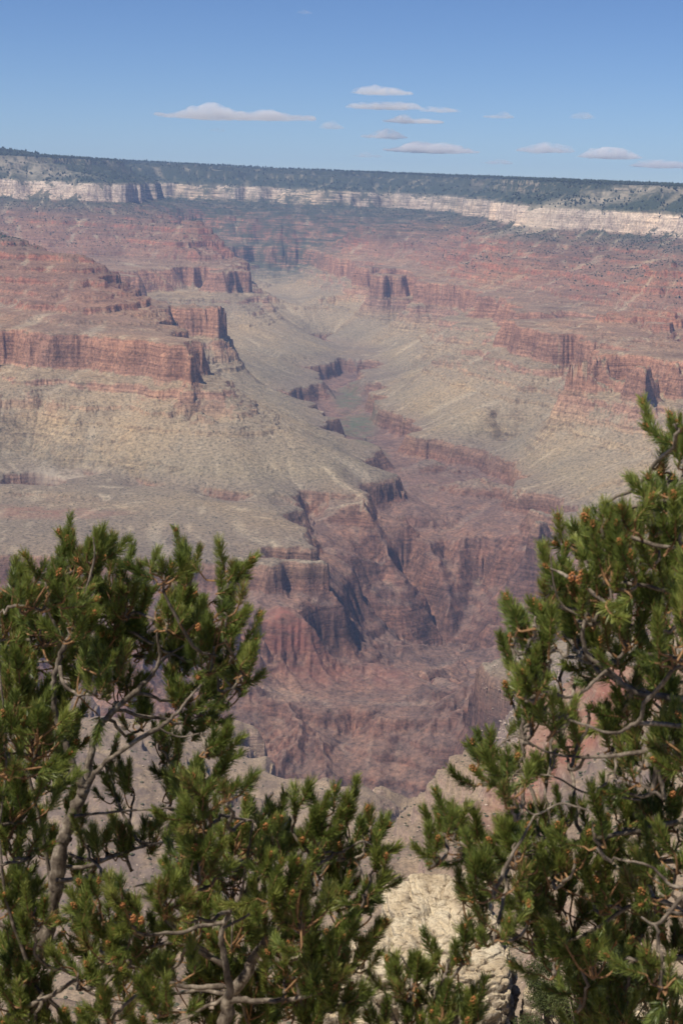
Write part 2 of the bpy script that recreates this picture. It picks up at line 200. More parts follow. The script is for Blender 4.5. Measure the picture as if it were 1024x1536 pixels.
# the plateau edge and the benches are not dead level
warp = 9 * fbm(X / 900, Y / 900, 2, 80) + 4 * fbm(X / 60, Y / 60, 2, 84)
s = strata(q).astype(np.float32)
# here and there a cliff has broken down into a ramp
ramp_ = sum(strata(q + k) for k in (-20, -12, -4, 4, 12, 20)) / 6
brk = np.clip(2.4 * fbm(X / 520, Y / 520, 3, 170) - 0.1, 0, 0.85) * np.clip((RR - 4000) / 1500, 0, 1) * np.clip((q + 190) / 30, 0, 1)
brk = np.maximum(brk, 0.8 * np.clip((1800 - RR) / 200, 0, 1))
s = (s + (ramp_ - s) * brk).astype(np.float32)
# small ledges: thin beds that stand proud, stronger in the red beds and the shale ledges
red = np.clip((-190 - q) / 20, 0, 1) * np.clip((q + 640) / 60, 0, 1)
bed = (s + warp) / 13.0
st = bed - np.floor(bed); st = np.clip((st - 0.42) / 0.16, 0, 1); st = st * st * (3 - 2 * st)
led = (np.floor(bed) + st) * 13.0 - warp
s = s + (led - s) * (0.7 * red)
# ledgy brown beds of the nearer mesa and outcrops
nl = np.clip((3150 - RR) / 100, 0, 1) * np.clip((RR - 700) / 200, 0, 1) * np.clip((-150 - q) / 10, 0, 1) * np.clip((q + 1000) / 40, 0, 1)
bed = (s + warp * 0.6 + 3 * fbm(X / 25, Y / 25, 2, 95)) / 8.0
st = bed - np.floor(bed); st = np.clip((st - 0.40) / 0.2, 0, 1); st = st * st * (3 - 2 * st)
led = (np.floor(bed) + st) * 8.0 - warp * 0.6
s = s + (led - s) * (0.72 * nl * np.clip(0.7 + 1.2 * vnoise(X / 160, Y / 160, 97), 0, 1))
bed = (s + warp * 0.7 + 0.06 * X) / 34.0
st = bed - np.floor(bed); st = np.clip((st - 0.4) / 0.2, 0, 1); st = st * st * (3 - 2 * st)
led = (np.floor(bed) + st) * 34.0 - warp * 0.7 - 0.06 * X
s = s + (led - s) * (0.25 * deep)
# crags in the gorge, rubble elsewhere
s += deep * (3.5 * ridged(X / 110, Y / 110, 4, 20) + 2.6 * ridged(X / 34, Y / 34, 3, 25))
s += (1 - plat) * (2.2 * fbm(X / 45, Y / 45, 3, 30) + 1.1 * fbm(X / 14, Y / 14, 2, 33))
s += near * np.clip((RR - 300) / 500, 0, 1) * (5 * ridged(X / 75, Y / 75, 3, 190) + 2.2 * ridged(X / 19, Y / 19, 3, 194) + 0.8 * fbm(X / 5, Y / 5, 2, 198))
s += plat * (5 * fbm(X / 400, Y / 400, 3, 36))
# small side canyons and scarps cut into the platform
def scarp(line, h0, h1, run=240.0):
    """a low cliff along a plan line: the ground steps down on the near side and climbs back over `run` metres"""
    global s
    P = np.array(line, float)
    x0, x1, y0, y1 = P[:, 0].min() - 120, P[:, 0].max() + 120, P[:, 1].min() - run - 120, P[:, 1].max() + 120
    ii = np.where((X > x0) & (X < x1) & (Y > y0) & (Y < y1)); x, y = X[ii], Y[ii]
    xx = x + 45 * fbm(x / 150, y / 150, 4, 230, 0.6); yy = y + 45 * fbm(x / 150, y / 150, 4, 234, 0.6)
    best = np.full(x.shape, 1e9); frac = np.zeros(x.shape); near_ = np.zeros(x.shape)
    for k in range(len(P) - 1):
        d = P[k + 1] - P[k]; t = np.clip(((xx - P[k, 0]) * d[0] + (yy - P[k, 1]) * d[1]) / (d @ d), 0, 1)
        dd = np.hypot(xx - P[k, 0] - t * d[0], yy - P[k, 1] - t * d[1]); b_ = dd < best
        sg = np.hypot(P[k, 0] + t * d[0], P[k, 1] + t * d[1]) - np.hypot(xx, yy)
        best = np.where(b_, dd, best); frac = np.where(b_, (k + t) / (len(P) - 1), frac); near_ = np.where(b_, sg, near_)
    endf = np.clip(np.minimum(frac, 1 - frac) / 0.08, 0, 1)
    a = np.clip(near_ / 9.0, 0, 1) * np.clip(1 - best / run, 0, 1) * endf * np.clip(0.7 + 0.9 * vnoise(x / 130, y / 130, 240), 0.15, 1.2)
    s[ii] -= (a * (h0 + (h1 - h0) * frac)).astype(np.float32)
for args in [([(-1043, 5370), (-924, 5341), (-825, 5296), (-703, 5223), (-606, 5165), (-468, 5099), (-312, 5040), (-182, 5017), (-96, 4979)], 14, 40), ([(-1372, 4829), (-1168, 4841), (-948, 4879), (-795, 4835), (-576, 4906)], 20, 12), ([(-1285, 4521), (-1005, 4571), (-806, 4549)], 16, 8), ([(-735, 4470), (-581, 4462), (-432, 4499)], 8, 8), ([(-497, 4392), (-343, 4346), (-212, 4325), (-84, 4359)], 10, 24), ([(-1186, 5607), (-1014, 5583)], 10, 10), ([(-964, 5718), (-790, 5692), (-614, 5637)], 14, 8), ([(-229, 5652), (-39, 5936)], 8, 12), ([(523, 7103), (719, 6955), (881, 7337)], 14, 8), ([(666, 6383), (842, 6267), (1000, 6074)], 14, 10), ([(264, 7538), (568, 7778), (693, 8097)], 14, 10), ([(334, 6274), (492, 6236), (682, 6544)], 10, 14), ([(653, 5305), (862, 5183), (1042, 4959)], 12, 12), ([(834, 5634), (987, 5541), (1110, 5206)], 14, 8)]: scarp(*args)
Z = s + DIP_Y * Y - DIP_X * X

def polar_sample(A, x, y):
    t = (np.arctan2(x, y) - TH0) / (TH1 - TH0) * (N_TH - 1); r = np.interp(np.log(np.hypot(x, y)), flr, np.arange(len(flr)))
    i = np.clip(t.astype(int), 0, N_TH - 2); j = np.clip(r.astype(int), 0, len(flr) - 2)
    f = np.clip(t - i, 0, 1); g = np.clip(r - j, 0, 1)
    return (A[j, i] * (1 - f) + A[j, i + 1] * f) * (1 - g) + (A[j + 1, i] * (1 - f) + A[j + 1, i + 1] * f) * g

def rain(Z, x0, x1, y0, y1, dx, power, steps, limit, hard):
    """run water over a square grid of the land: every cell drains to its lowest neighbour and streams cut down
    by drainage area and slope (implicit stream-power erosion); returns the cut, resampled on the land's own grid"""
    xs = np.arange(x0, x1, dx); ys = np.arange(y0, y1, dx); nx, ny = len(xs), len(ys)
    XX, YY = np.meshgrid(xs, ys); z = polar_sample(Z, XX, YY); kk = polar_sample(hard, XX, YY)
    z = z + 0.8 * np.random.default_rng(1).standard_normal(z.shape)
    n8 = [(-1, -1), (-1, 0), (-1, 1), (0, -1), (0, 1), (1, -1), (1, 0), (1, 1)]
    def shifts(a):
        p_ = np.pad(a, 1, mode='edge'); return np.stack([p_[1 + i:1 + i + ny, 1 + j:1 + j + nx] for i, j in n8])
    for _ in range(50):                       # fill the small hollows
        lo = shifts(z).min(0); z[1:-1, 1:-1] = np.maximum(z, lo + 0.02)[1:-1, 1:-1]
    start = z.copy(); idx = np.arange(nx * ny).reshape(ny, nx); off = np.array([i * nx + j for i, j in n8])
    dist = np.array([math.hypot(i, j) for i, j in n8])[:, None, None]
    for _ in range(steps):
        sl = (z[None] - shifts(z)) / dist; b = sl.argmax(0); rec = idx + off[b]
        stop = sl.max(0) <= 0; stop[0] = stop[-1] = True; stop[:, 0] = stop[:, -1] = True
        rec[stop] = idx[stop]
        order = np.argsort(z, axis=None).tolist(); r = rec.ravel().tolist(); A = [1.0] * (nx * ny)
        for i in reversed(order):
            if r[i] != i: A[r[i]] += A[i]
        f = (power * kk.ravel() * np.array(A) ** 0.45 / np.take_along_axis(np.broadcast_to(dist, (8, ny, nx)), b[None], 0)[0].ravel()).tolist()
        zl = z.ravel().tolist()
        for i in order:
            k = r[i]
            if k != i: zl[i] = (zl[i] + f[i] * zl[k]) / (1 + f[i])
        z = np.array(zl).reshape(ny, nx)
        z = z + 0.03 * (shifts(z).mean(0) - z)      # slow creep
        z = np.maximum(z, start - limit)
    cut = z - start
    wx = np.minimum(XX - x0, x1 - XX) / 250; wy = np.minimum(YY - y0, y1 - YY) / 250
    cut = cut * np.clip(np.minimum(wx, wy), 0, 1)
    u = (X - x0) / dx; v = (Y - y0) / dx; ok = (u > 0) & (u < nx - 1.01) & (v > 0) & (v < ny - 1.01)
    i = np.clip(u.astype(int), 0, nx - 2); j = np.clip(v.astype(int), 0, ny - 2); f = u - i; g = v - j
    out = (cut[j, i] * (1 - f) + cut[j, i + 1] * f) * (1 - g) + (cut[j + 1, i] * (1 - f) + cut[j + 1, i + 1] * f) * g
    return np.where(ok, out, 0.0)
soft = 0.01 + 0.99 * np.clip((-955 - q0) / 90, 0, 1)
soft = soft * (1 - 0.8 * plat) * np.clip(1.1 - sheer, 0.25, 1)
cut2 = rain(Z, -1500, 1500, 2350, 6500, 8.5, 0.22, 22, 70.0, soft)
Z = Z + cut2
s = Z - DIP_Y * Y + DIP_X * X
print('cut', float(cut2.min()))
NR, NT = X.shape
V = np.stack([X, Y, Z], 2).reshape(-1, 3).astype(np.float32)
print('terrain', NR, NT)

def mesh_from(name, verts, quads, mat, smooth=False):
    me = bpy.data.meshes.new(name)
    me.vertices.add(len(verts)); me.vertices.foreach_set('co', np.ascontiguousarray(verts, np.float32).ravel())
    k = quads.shape[1]
    me.loops.add(quads.size); me.loops.foreach_set('vertex_index', np.ascontiguousarray(quads, np.int32).ravel())
    me.polygons.add(len(quads)); me.polygons.foreach_set('loop_start', np.arange(0, quads.size, k, dtype=np.int32))
    me.polygons.foreach_set('use_smooth', np.full(len(quads), smooth, dtype=bool))
    me.update(calc_edges=True)
    me.materials.append(mat)
    o = bpy.data.objects.new(name, me); scene.collection.objects.link(o)
    return o

# ------------------------------------------------------------------ materials
def mat_new(name):
    m = bpy.data.materials.new(name); m.use_nodes = True
    nt = m.node_tree; nt.nodes.clear()
    out = nt.nodes.new('ShaderNodeOutputMaterial'); p = nt.nodes.new('ShaderNodeBsdfPrincipled')
    nt.links.new(p.outputs[0], out.inputs[0])
    p.inputs['Roughness'].default_value = 0.9
    p.inputs['Specular IOR Level'].default_value = 0.15
    return m, nt, p, out

class NB:
    """tiny node-building helper"""
    def __init__(s, nt): s.nt = nt
    def put(s, sock, v):
        if isinstance(v, (int, float)): sock.default_value = v
        elif isinstance(v, tuple): sock.default_value = v if len(v) == len(sock.default_value) else (*v, 1.0)
        else: s.nt.links.new(v, sock)
    def math(s, op, a, b=0.0, c=None, clamp=False):
        n = s.nt.nodes.new('ShaderNodeMath'); n.operation = op; n.use_clamp = clamp
        s.put(n.inputs[0], a); s.put(n.inputs[1], b)
        if c is not None: s.put(n.inputs[2], c)
        return n.outputs[0]
    def noise(s, vec, scale, detail=4, rough=0.55, dist=0.0):
        n = s.nt.nodes.new('ShaderNodeTexNoise'); s.put(n.inputs['Vector'], vec)
        n.inputs['Scale'].default_value = scale; n.inputs['Detail'].default_value = detail
        n.inputs['Roughness'].default_value = rough; n.inputs['Distortion'].default_value = dist
        return n.outputs['Fac']
    def ramp(s, fac, stops, interp='LINEAR'):
        n = s.nt.nodes.new('ShaderNodeValToRGB'); n.color_ramp.interpolation = interp
        e = n.color_ramp.elements
        while len(e) < len(stops): e.new(0.5)
        for el, (p, c) in zip(e, stops):
            el.position = p; el.color = (*c, 1) if len(c) == 3 else c
        s.put(n.inputs[0], fac); return n.outputs[0]
    def mix(s, f, a, b, mode='MIX'):
        n = s.nt.nodes.new('ShaderNodeMix'); n.data_type = 'RGBA'; n.blend_type = mode
        s.put(n.inputs[0], f); s.put(n.inputs[6], a); s.put(n.inputs[7], b); return n.outputs[2]
    def rng(s, v, a, b, c=0.0, d=1.0):
        n = s.nt.nodes.new('ShaderNodeMapRange'); n.clamp = True
        s.put(n.inputs[0], v)
        for i, k in enumerate((a, b, c, d)): n.inputs[i + 1].default_value = k
        return n.outputs[0]
    def scale(s, vec, v):
        n = s.nt.nodes.new('ShaderNodeVectorMath'); n.operation = 'MULTIPLY'
        s.put(n.inputs[0], vec); n.inputs[1].default_value = v; return n.outputs[0]

# colour of the bare rock, by depth below the rim (metres)
ROCK = [(-1450, (0.14, 0.081, 0.064)), (-1130, (0.161, 0.094, 0.073)), (-1110, (0.191, 0.106, 0.076)), (-1045, (0.235, 0.147, 0.101)), (-1030, (0.253, 0.198, 0.126)), (-905, (0.319, 0.239, 0.148)), (-880, (0.338, 0.239, 0.148)), (-800, (0.347, 0.202, 0.136)), (-775, (0.311, 0.197, 0.126)), (-760, (0.301, 0.166, 0.109)), (-640, (0.337, 0.18, 0.117)), (-560, (0.301, 0.135, 0.087)), (-400, (0.311, 0.135, 0.087)), (-390, (0.228, 0.117, 0.079)), (-310, (0.147, 0.106, 0.078)), (-297, (0.51, 0.396, 0.296)), (-240, (0.564, 0.446, 0.337)), (-180, (0.582, 0.473, 0.364)), (-165, (0.15, 0.14, 0.1)), (-100, (0.16, 0.145, 0.105)), (-55, (0.3, 0.25, 0.19)), (0, (0.23, 0.202, 0.147)), (20, (0.055, 0.064, 0.041))]
SLOPE = [(-1450, (0.157, 0.101, 0.08)), (-1120, (0.18, 0.114, 0.088)), (-1050, (0.2, 0.152, 0.109)), (-1000, (0.238, 0.19, 0.125)), (-905, (0.293, 0.225, 0.145)), (-830, (0.276, 0.21, 0.137)), (-760, (0.265, 0.197, 0.126)), (-660, (0.247, 0.171, 0.113)), (-560, (0.247, 0.139, 0.092)), (-400, (0.175, 0.108, 0.075)), (-350, (0.12, 0.097, 0.069)), (-300, (0.055, 0.064, 0.041)), (-290, (0.115, 0.105, 0.072)), (-180, (0.135, 0.125, 0.085)), (-150, (0.037, 0.051, 0.032)), (-60, (0.046, 0.057, 0.037)), (0, (0.032, 0.044, 0.028)), (60, (0.028, 0.039, 0.024))]

def canyon_material():
    m, nt, p, out = mat_new('canyon_rock'); b = NB(nt)
    geo = nt.nodes.new('ShaderNodeNewGeometry')
    pos = geo.outputs['Position']
    sep = nt.nodes.new('ShaderNodeSeparateXYZ'); nt.links.new(pos, sep.inputs[0])
    sepn = nt.nodes.new('ShaderNodeSeparateXYZ'); nt.links.new(geo.outputs['Normal'], sepn.inputs[0])
    s = b.math('ADD', sep.outputs[2], b.math('MULTIPLY', sep.outputs[1], -DIP_Y))
    s = b.math('ADD', s, b.math('MULTIPLY', sep.outputs[0], DIP_X))
    w1 = b.math('MULTIPLY', b.math('SUBTRACT', b.noise(pos, 0.0035, 5, 0.6), 0.5), 26.0)
    sw = b.math('ADD', s, w1)
    dep = b.rng(sw, -1450.0, 100.0)
    rock = b.ramp(dep, [((d + 1450.0) / 1550.0, c) for d, c in ROCK])
    soil = b.ramp(dep, [((d + 1450.0) / 1550.0, c) for d, c in SLOPE])
    # thin beds: layer tones along the strata, darkened further to paint ledge shadow lines
    bedv = nt.nodes.new('ShaderNodeCombineXYZ')
    nt.links.new(b.math('MULTIPLY', sep.outputs[0], 0.004), bedv.inputs[0]); nt.links.new(b.math('MULTIPLY', sep.outputs[1], 0.004), bedv.inputs[1])
    nt.links.new(b.math('MULTIPLY', s, 0.11), bedv.inputs[2])
    beds = b.noise(bedv.outputs[0], 1.0, 5, 0.65)
    bed_shade_col = b.ramp(beds, [(0.30, (0.50, 0.45, 0.44)), (0.44, (0.86, 0.84, 0.83)), (0.55, (1.04, 1.03, 1.02)), (0.70, (1.40, 1.36, 1.30))])
    rock = b.mix(1.0, rock, bed_shade_col, 'MULTIPLY')
    redz = b.math('MULTIPLY', b.rng(s, -900.0, -780.0), b.rng(s, -250.0, -330.0))
    soil = b.mix(b.math('MULTIPLY', redz, 0.75), soil, b.mix(1.0, soil, bed_shade_col, 'MULTIPLY'))
    # desert varnish streaks down the walls
    stv = b.scale(pos, (0.035, 0.035, 0.004))
    streak = b.noise(stv, 1.0, 5, 0.7)
    rock = b.mix(1.0, rock, b.ramp(streak, [(0.30, (0.62, 0.58, 0.58)), (0.52, (1, 1, 1)), (0.72, (1.22, 1.18, 1.12))]), 'MULTIPLY')
    # talus and soil lie where it is not steep
    flat = b.math('ADD', sepn.outputs[2], b.math('MULTIPLY', b.math('SUBTRACT', b.noise(pos, 0.012, 6, 0.7), 0.5), 0.62))
    upper = b.math('MULTIPLY', b.rng(sw, -420.0, -300.0), b.rng(sw, -150.0, -185.0))
    flat = b.math('ADD', flat, b.rng(sw, -175.0, -130.0, 0.0, 0.12))
    flat = b.math('ADD', flat, b.math('MULTIPLY', b.math('MULTIPLY', b.math('SUBTRACT', b.noise(pos, 0.0075, 8, 0.72), 0.53), 3.6), upper))
    col = b.mix(b.rng(flat, 0.66, 0.84), rock, soil)
    wa = nt.nodes.new('ShaderNodeAttribute'); wa.attribute_name = 'wash'
    col = b.mix(b.math('MULTIPLY', wa.outputs['Fac'], b.rng(sepn.outputs[2], 0.6, 0.85, 0.0, 0.55)), col, b.mix(b.rng(s, -1120.0, -1060.0), (0.24, 0.18, 0.14), (0.40, 0.325, 0.225)))
    veins = b.noise(b.scale(pos, (0.014, 0.014, 0.006)), 1.0, 7, 0.75, 0.3)
    gor = b.rng(s, -1080.0, -1140.0)
    col = b.mix(gor, col, b.mix(1.0, col, b.ramp(veins, [(0.34, (0.50, 0.50, 0.56)), (0.5, (0.98, 0.96, 0.96)), (0.66, (1.45, 1.28, 1.15))]), 'MULTIPLY'))
    # big soft colour patches and fine speckle (brush, rubble)
    pat = b.noise(pos, 0.0022, 5, 0.6)
    col = b.mix(1.0, col, b.ramp(pat, [(0.3, (0.80, 0.82, 0.86)), (0.5, (1, 1, 1)), (0.7, (1.16, 1.10, 1.0))]), 'MULTIPLY')
    sp = b.noise(pos, 0.09, 5, 0.75)
    col = b.mix(1.0, col, b.ramp(sp, [(0.36, (0.52, 0.54, 0.52)), (0.5, (1, 1, 1)), (0.64, (1.32, 1.29, 1.25))]), 'MULTIPLY')
    for nm, c in (('red_shale', (0.25, 0.10, 0.072)), ('brush', (0.10, 0.118, 0.068)), ('woods', (0.042, 0.055, 0.034)), ('pale_sand', (0.46, 0.38, 0.28)), ('dark_soil', (0.15, 0.115, 0.10))):
        at = nt.nodes.new('ShaderNodeAttribute'); at.attribute_name = nm
        if nm == 'woods': g_ = b.rng(b.math('ADD', b.math('MULTIPLY', beds, 0.45), b.math('MULTIPLY', b.noise(pos, 0.009, 7, 0.7), 0.55)), 0.58, 0.46)
        elif nm == 'red_shale': g_ = b.rng(b.noise(b.scale(pos, (1.0, 1.0, 2.2)), 0.016, 8, 0.72), 0.38, 0.60)
        else: g_ = b.rng(b.noise(pos, 0.02, 5, 0.65), 0.34, 0.56)
        f = b.math('MULTIPLY', at.outputs['Fac'], g_)
        col = b.mix(f, col, c)
    nt.links.new(col, p.inputs['Base Color'])
    bump = nt.nodes.new('ShaderNodeBump'); bump.inputs['Strength'].default_value = 0.9; bump.inputs['Distance'].default_value = 6.0
    h = b.math('ADD', b.noise(pos, 0.05, 6, 0.7), b.math('MULTIPLY', streak, 0.7)); h = b.math('ADD', h, b.math('MULTIPLY', beds, 0.6))
    nt.links.new(h, bump.inputs['Height']); nt.links.new(bump.outputs[0], p.inputs['Normal'])
    return m
canyon = canyon_material()

def hillside_material():
    """loose tan slopes close to the rim: rubble, grey soil and dry brush"""
    m, nt, p, out = mat_new('hillside_rubble'); b = NB(nt)
    geo = nt.nodes.new('ShaderNodeNewGeometry'); pos = geo.outputs['Position']
    sepn = nt.nodes.new('ShaderNodeSeparateXYZ'); nt.links.new(geo.outputs['Normal'], sepn.inputs[0])
    soil = b.ramp(b.noise(pos, 0.012, 6, 0.62), [(0.30, (0.16, 0.118, 0.088)), (0.48, (0.245, 0.18, 0.122)), (0.66, (0.31, 0.235, 0.158))])
    lay = b.noise(b.scale(pos, (0.01, 0.01, 0.22)), 1.0, 5, 0.7)
    rock = b.ramp(lay, [(0.30, (0.16, 0.10, 0.08)), (0.5, (0.30, 0.21, 0.155)), (0.7, (0.42, 0.31, 0.23))])
    flat = b.math('ADD', sepn.outputs[2], b.math('MULTIPLY', b.math('SUBTRACT', b.noise(pos, 0.03, 4), 0.5), 0.3))
    col = b.mix(b.rng(flat, 0.58, 0.78), rock, soil)
    col = b.mix(1.0, col, b.ramp(b.noise(pos, 0.35, 5, 0.75), [(0.36, (0.60, 0.61, 0.60)), (0.5, (1, 1, 1)), (0.64, (1.3, 1.27, 1.22))]), 'MULTIPLY')
    for nm, c in (('red_shale', (0.25, 0.10, 0.072)), ('brush', (0.10, 0.118, 0.068)), ('woods', (0.042, 0.055, 0.034)), ('pale_sand', (0.46, 0.38, 0.28)), ('dark_soil', (0.15, 0.115, 0.10))):
        at = nt.nodes.new('ShaderNodeAttribute'); at.attribute_name = nm
        f = b.math('MULTIPLY', at.outputs['Fac'], b.rng(b.noise(pos, 0.05, 5, 0.65), 0.34, 0.56))
        col = b.mix(f, col, c)
    nt.links.new(col, p.inputs['Base Color'])
    bump = nt.nodes.new('ShaderNodeBump'); bump.inputs['Strength'].default_value = 0.8; bump.inputs['Distance'].default_value = 1.5
    nt.links.new(b.math('ADD', b.noise(pos, 0.2, 6, 0.7), b.math('MULTIPLY', lay, 0.6)), bump.inputs['Height']); nt.links.new(bump.outputs[0], p.inputs['Normal'])
    return m
hill = hillside_material()

def spot(cx, cy, rx, ry, ang=0.0):
    dx, dy = X - cx, Y - cy; ca, sa = math.cos(ang), math.sin(ang)
    u, v = (dx * ca + dy * sa) / rx, (-dx * sa + dy * ca) / ry
    return np.clip(1.6 - 1.6 * np.sqrt(u * u + v * v), 0, 1)
ATTR = {'red_shale': np.zeros_like(X), 'brush': np.zeros_like(X), 'pale_sand': np.zeros_like(X), 'dark_soil': np.zeros_like(X), 'woods': np.zeros_like(X), 'talus': np.zeros_like(X), 'wash': wash * (1 - plat)}
for nm, cx, cy, rx, ry, k in [('red_shale', -132, 3998, 85, 75, 0.9), ('red_shale', -65, 3999, 90, 50, 0.6), ('red_shale', -10, 3950, 190, 110, 0.5), ('red_shale', 95, 3949, 190, 110, 0.45), ('red_shale', 169, 1077, 90, 60, 0.8), ('red_shale', 155, 1170, 50, 60, 0.5), ('brush', 59, 7200, 120, 500, 0.9), ('brush', 101, 6349, 100, 350, 0.8), ('brush', 18, 7900, 100, 400, 0.8), ('pale_sand', 74, 5600, 70, 40, 0.9), ('pale_sand', -934, 5268, 160, 60, 0.6), ('red_shale', -899, 4613, 330, 110, 0.5), ('dark_soil', 175, 985, 110, 70, 0.9), ('dark_soil', 361, 2978, 260, 350, 0.7), ('pale_sand', -2436, 12260, 600, 250, 0.5), ('pale_sand', 1767, 10533, 1300, 190, 0.5), ('talus', 361, 2978, 130, 330, 1.0), ('dark_soil', -213, 1282, 380, 620, 0.8), ('woods', -589, 13687, 2600, 1300, 0.9), ('woods', 512, 12690, 1100, 700, 0.6)]:
    ATTR[nm] = np.maximum(ATTR[nm], k * spot(cx, cy, rx, ry))

# the land is one continuous sheet, divided where the rock changes
qc = 0.25 * (q[:-1, :-1] + q[1:, :-1] + q[:-1, 1:] + q[1:, 1:]); rc = 0.5 * (RR[:-1, :-1] + RR[1:, 1:]); tc = Y[:-1, :-1]
side = (0.5 * (fth[:-1] + fth[1:]))[None, :] + 0 * qc
idx = np.arange(NR * NT).reshape(NR, NT)
quads = np.stack([idx[:-1, :-1], idx[:-1, 1:], idx[1:, 1:], idx[1:, :-1]], 2)
ZONES = [('hillside', rc < 1750, 'tan scrubby hillside falling away just below the viewpoint, with a red outcrop'),
         ('mesa', (rc < 3080) & (qc > -1015), 'brown ledgy mesa end in the lower left, seen over the pine tops'),
         ('gorge', qc < -906, 'dark purplish inner gorge with craggy walls deep in the canyon'),
         ('platform', qc < -600, 'grey green desert platform sloping above the inner gorge'),
         ('canyon_slope', (qc < -100) & (side < -0.012), 'red ledged canyon wall and buttes left of the side canyon'),
         ('canyon_slope', qc < -100, 'red ledged canyon wall and buttes right of the side canyon'),
         ('cliff', qc < -2, 'pale cream cliff band with dark wooded slope above it, under the far rim'),
         ('plateau', qc > -1e9, 'flat wooded plateau along the skyline')]
done = np.zeros(qc.shape, bool)
for nm, msk, lab in ZONES:
    msk = msk & ~done; done |= msk
    f = quads[msk]
    if not len(f): continue
    used, inv = np.unique(f, return_inverse=True)
    o = mesh_from(nm, V[used], inv.reshape(f.shape), hill if nm in ('hillside', 'mesa') else canyon, smooth=True)
    for an, av in ATTR.items():
        a = o.data.attributes.new(an, 'FLOAT', 'POINT'); a.data.foreach_set('value', av.ravel()[used].astype(np.float32))
    mark(o, 'structure', lab, 'canyon')


# ------------------------------------------------------------------ pines
def bark_material():
    m, nt, p, out = mat_new('pine_bark'); b = NB(nt)
    geo = nt.nodes.new('ShaderNodeNewGeometry'); pos = geo.outputs['Position']
    n1 = b.noise(pos, 22.0, 6, 0.7); n2 = b.noise(b.scale(pos, (60.0, 60.0, 18.0)), 1.0, 5, 0.65)
    col = b.ramp(n1, [(0.3, (0.055, 0.042, 0.034)), (0.49, (0.16, 0.13, 0.10)), (0.66, (0.33, 0.28, 0.22))])
    col = b.mix(1.0, col, b.ramp(n2, [(0.35, (0.55, 0.52, 0.5)), (0.6, (1.1, 1.08, 1.05))]), 'MULTIPLY')
    nt.links.new(col, p.inputs['Base Color'])
    bump = nt.nodes.new('ShaderNodeBump'); bump.inputs['Strength'].default_value = 0.8; bump.inputs['Distance'].default_value = 0.006
    nt.links.new(n2, bump.inputs['Height']); nt.links.new(bump.outputs[0], p.inputs['Normal'])
    return m

def needle_material():
    m, nt, p, out = mat_new('pine_needles'); b = NB(nt)
    at = nt.nodes.new('ShaderNodeAttribute'); at.attribute_name = 'tone'
    col = b.ramp(at.outputs['Fac'], [(0.0, (0.06, 0.09, 0.02)), (0.35, (0.145, 0.185, 0.038)), (0.7, (0.265, 0.29, 0.064)), (0.93, (0.38, 0.37, 0.11)), (0.97, (0.26, 0.18, 0.07)), (1.0, (0.30, 0.17, 0.07))])
    nt.links.new(col, p.inputs['Base Color']); p.inputs['Roughness'].default_value = 0.42; p.inputs['Specular IOR Level'].default_value = 0.4
    tr = nt.nodes.new('ShaderNodeBsdfTranslucent'); nt.links.new(col, tr.inputs[0])
    mx = nt.nodes.new('ShaderNodeMixShader'); mx.inputs[0].default_value = 0.33
    nt.links.new(p.outputs[0], mx.inputs[1]); nt.links.new(tr.outputs[0], mx.inputs[2]); nt.links.new(mx.outputs[0], out.inputs[0])
    return m

def plain_material(name, c1, c2, scale, rough=0.8):
    m, nt, p, out = mat_new(name); b = NB(nt)
    geo = nt.nodes.new('ShaderNodeNewGeometry')
    n = b.noise(geo.outputs['Position'], scale, 5, 0.65)
    nt.links.new(b.ramp(n, [(0.35, c1), (0.65, c2)]), p.inputs['Base Color']); p.inputs['Roughness'].default_value = rough
    bump = nt.nodes.new('ShaderNodeBump'); bump.inputs['Strength'].default_value = 0.5; bump.inputs['Distance'].default_value = 0.2 / scale
    nt.links.new(n, bump.inputs['Height']); nt.links.new(bump.outputs[0], p.inputs['Normal'])
    return m

bark, needles_mat = bark_material(), needle_material()
twig_mat = plain_material('young_twig', (0.16, 0.085, 0.04), (0.30, 0.17, 0.08), 90.0)
cone_mat = plain_material('orange_cone', (0.26, 0.10, 0.035), (0.46, 0.20, 0.075), 160.0, 0.6)

def smooth_line(P, sub):
    """Catmull-Rom through rows of (x, y, z, r)"""
    P = np.asarray(P, float); Q = np.vstack([2 * P[0] - P[1], P, 2 * P[-1] - P[-2]]); out = []
    for i in range(1, len(Q) - 2):
        a, b, c, d = Q[i - 1:i + 3]
        for k in range(sub):
            t = k / sub
            out.append(b + 0.5 * t * (c - a + t * (2 * a - 5 * b + 4 * c - d + t * (3 * (b - c) + d - a))))
    out.append(P[-1]); out = np.array(out); out[:, 3] = np.maximum(out[:, 3], 0.0012)
    return out

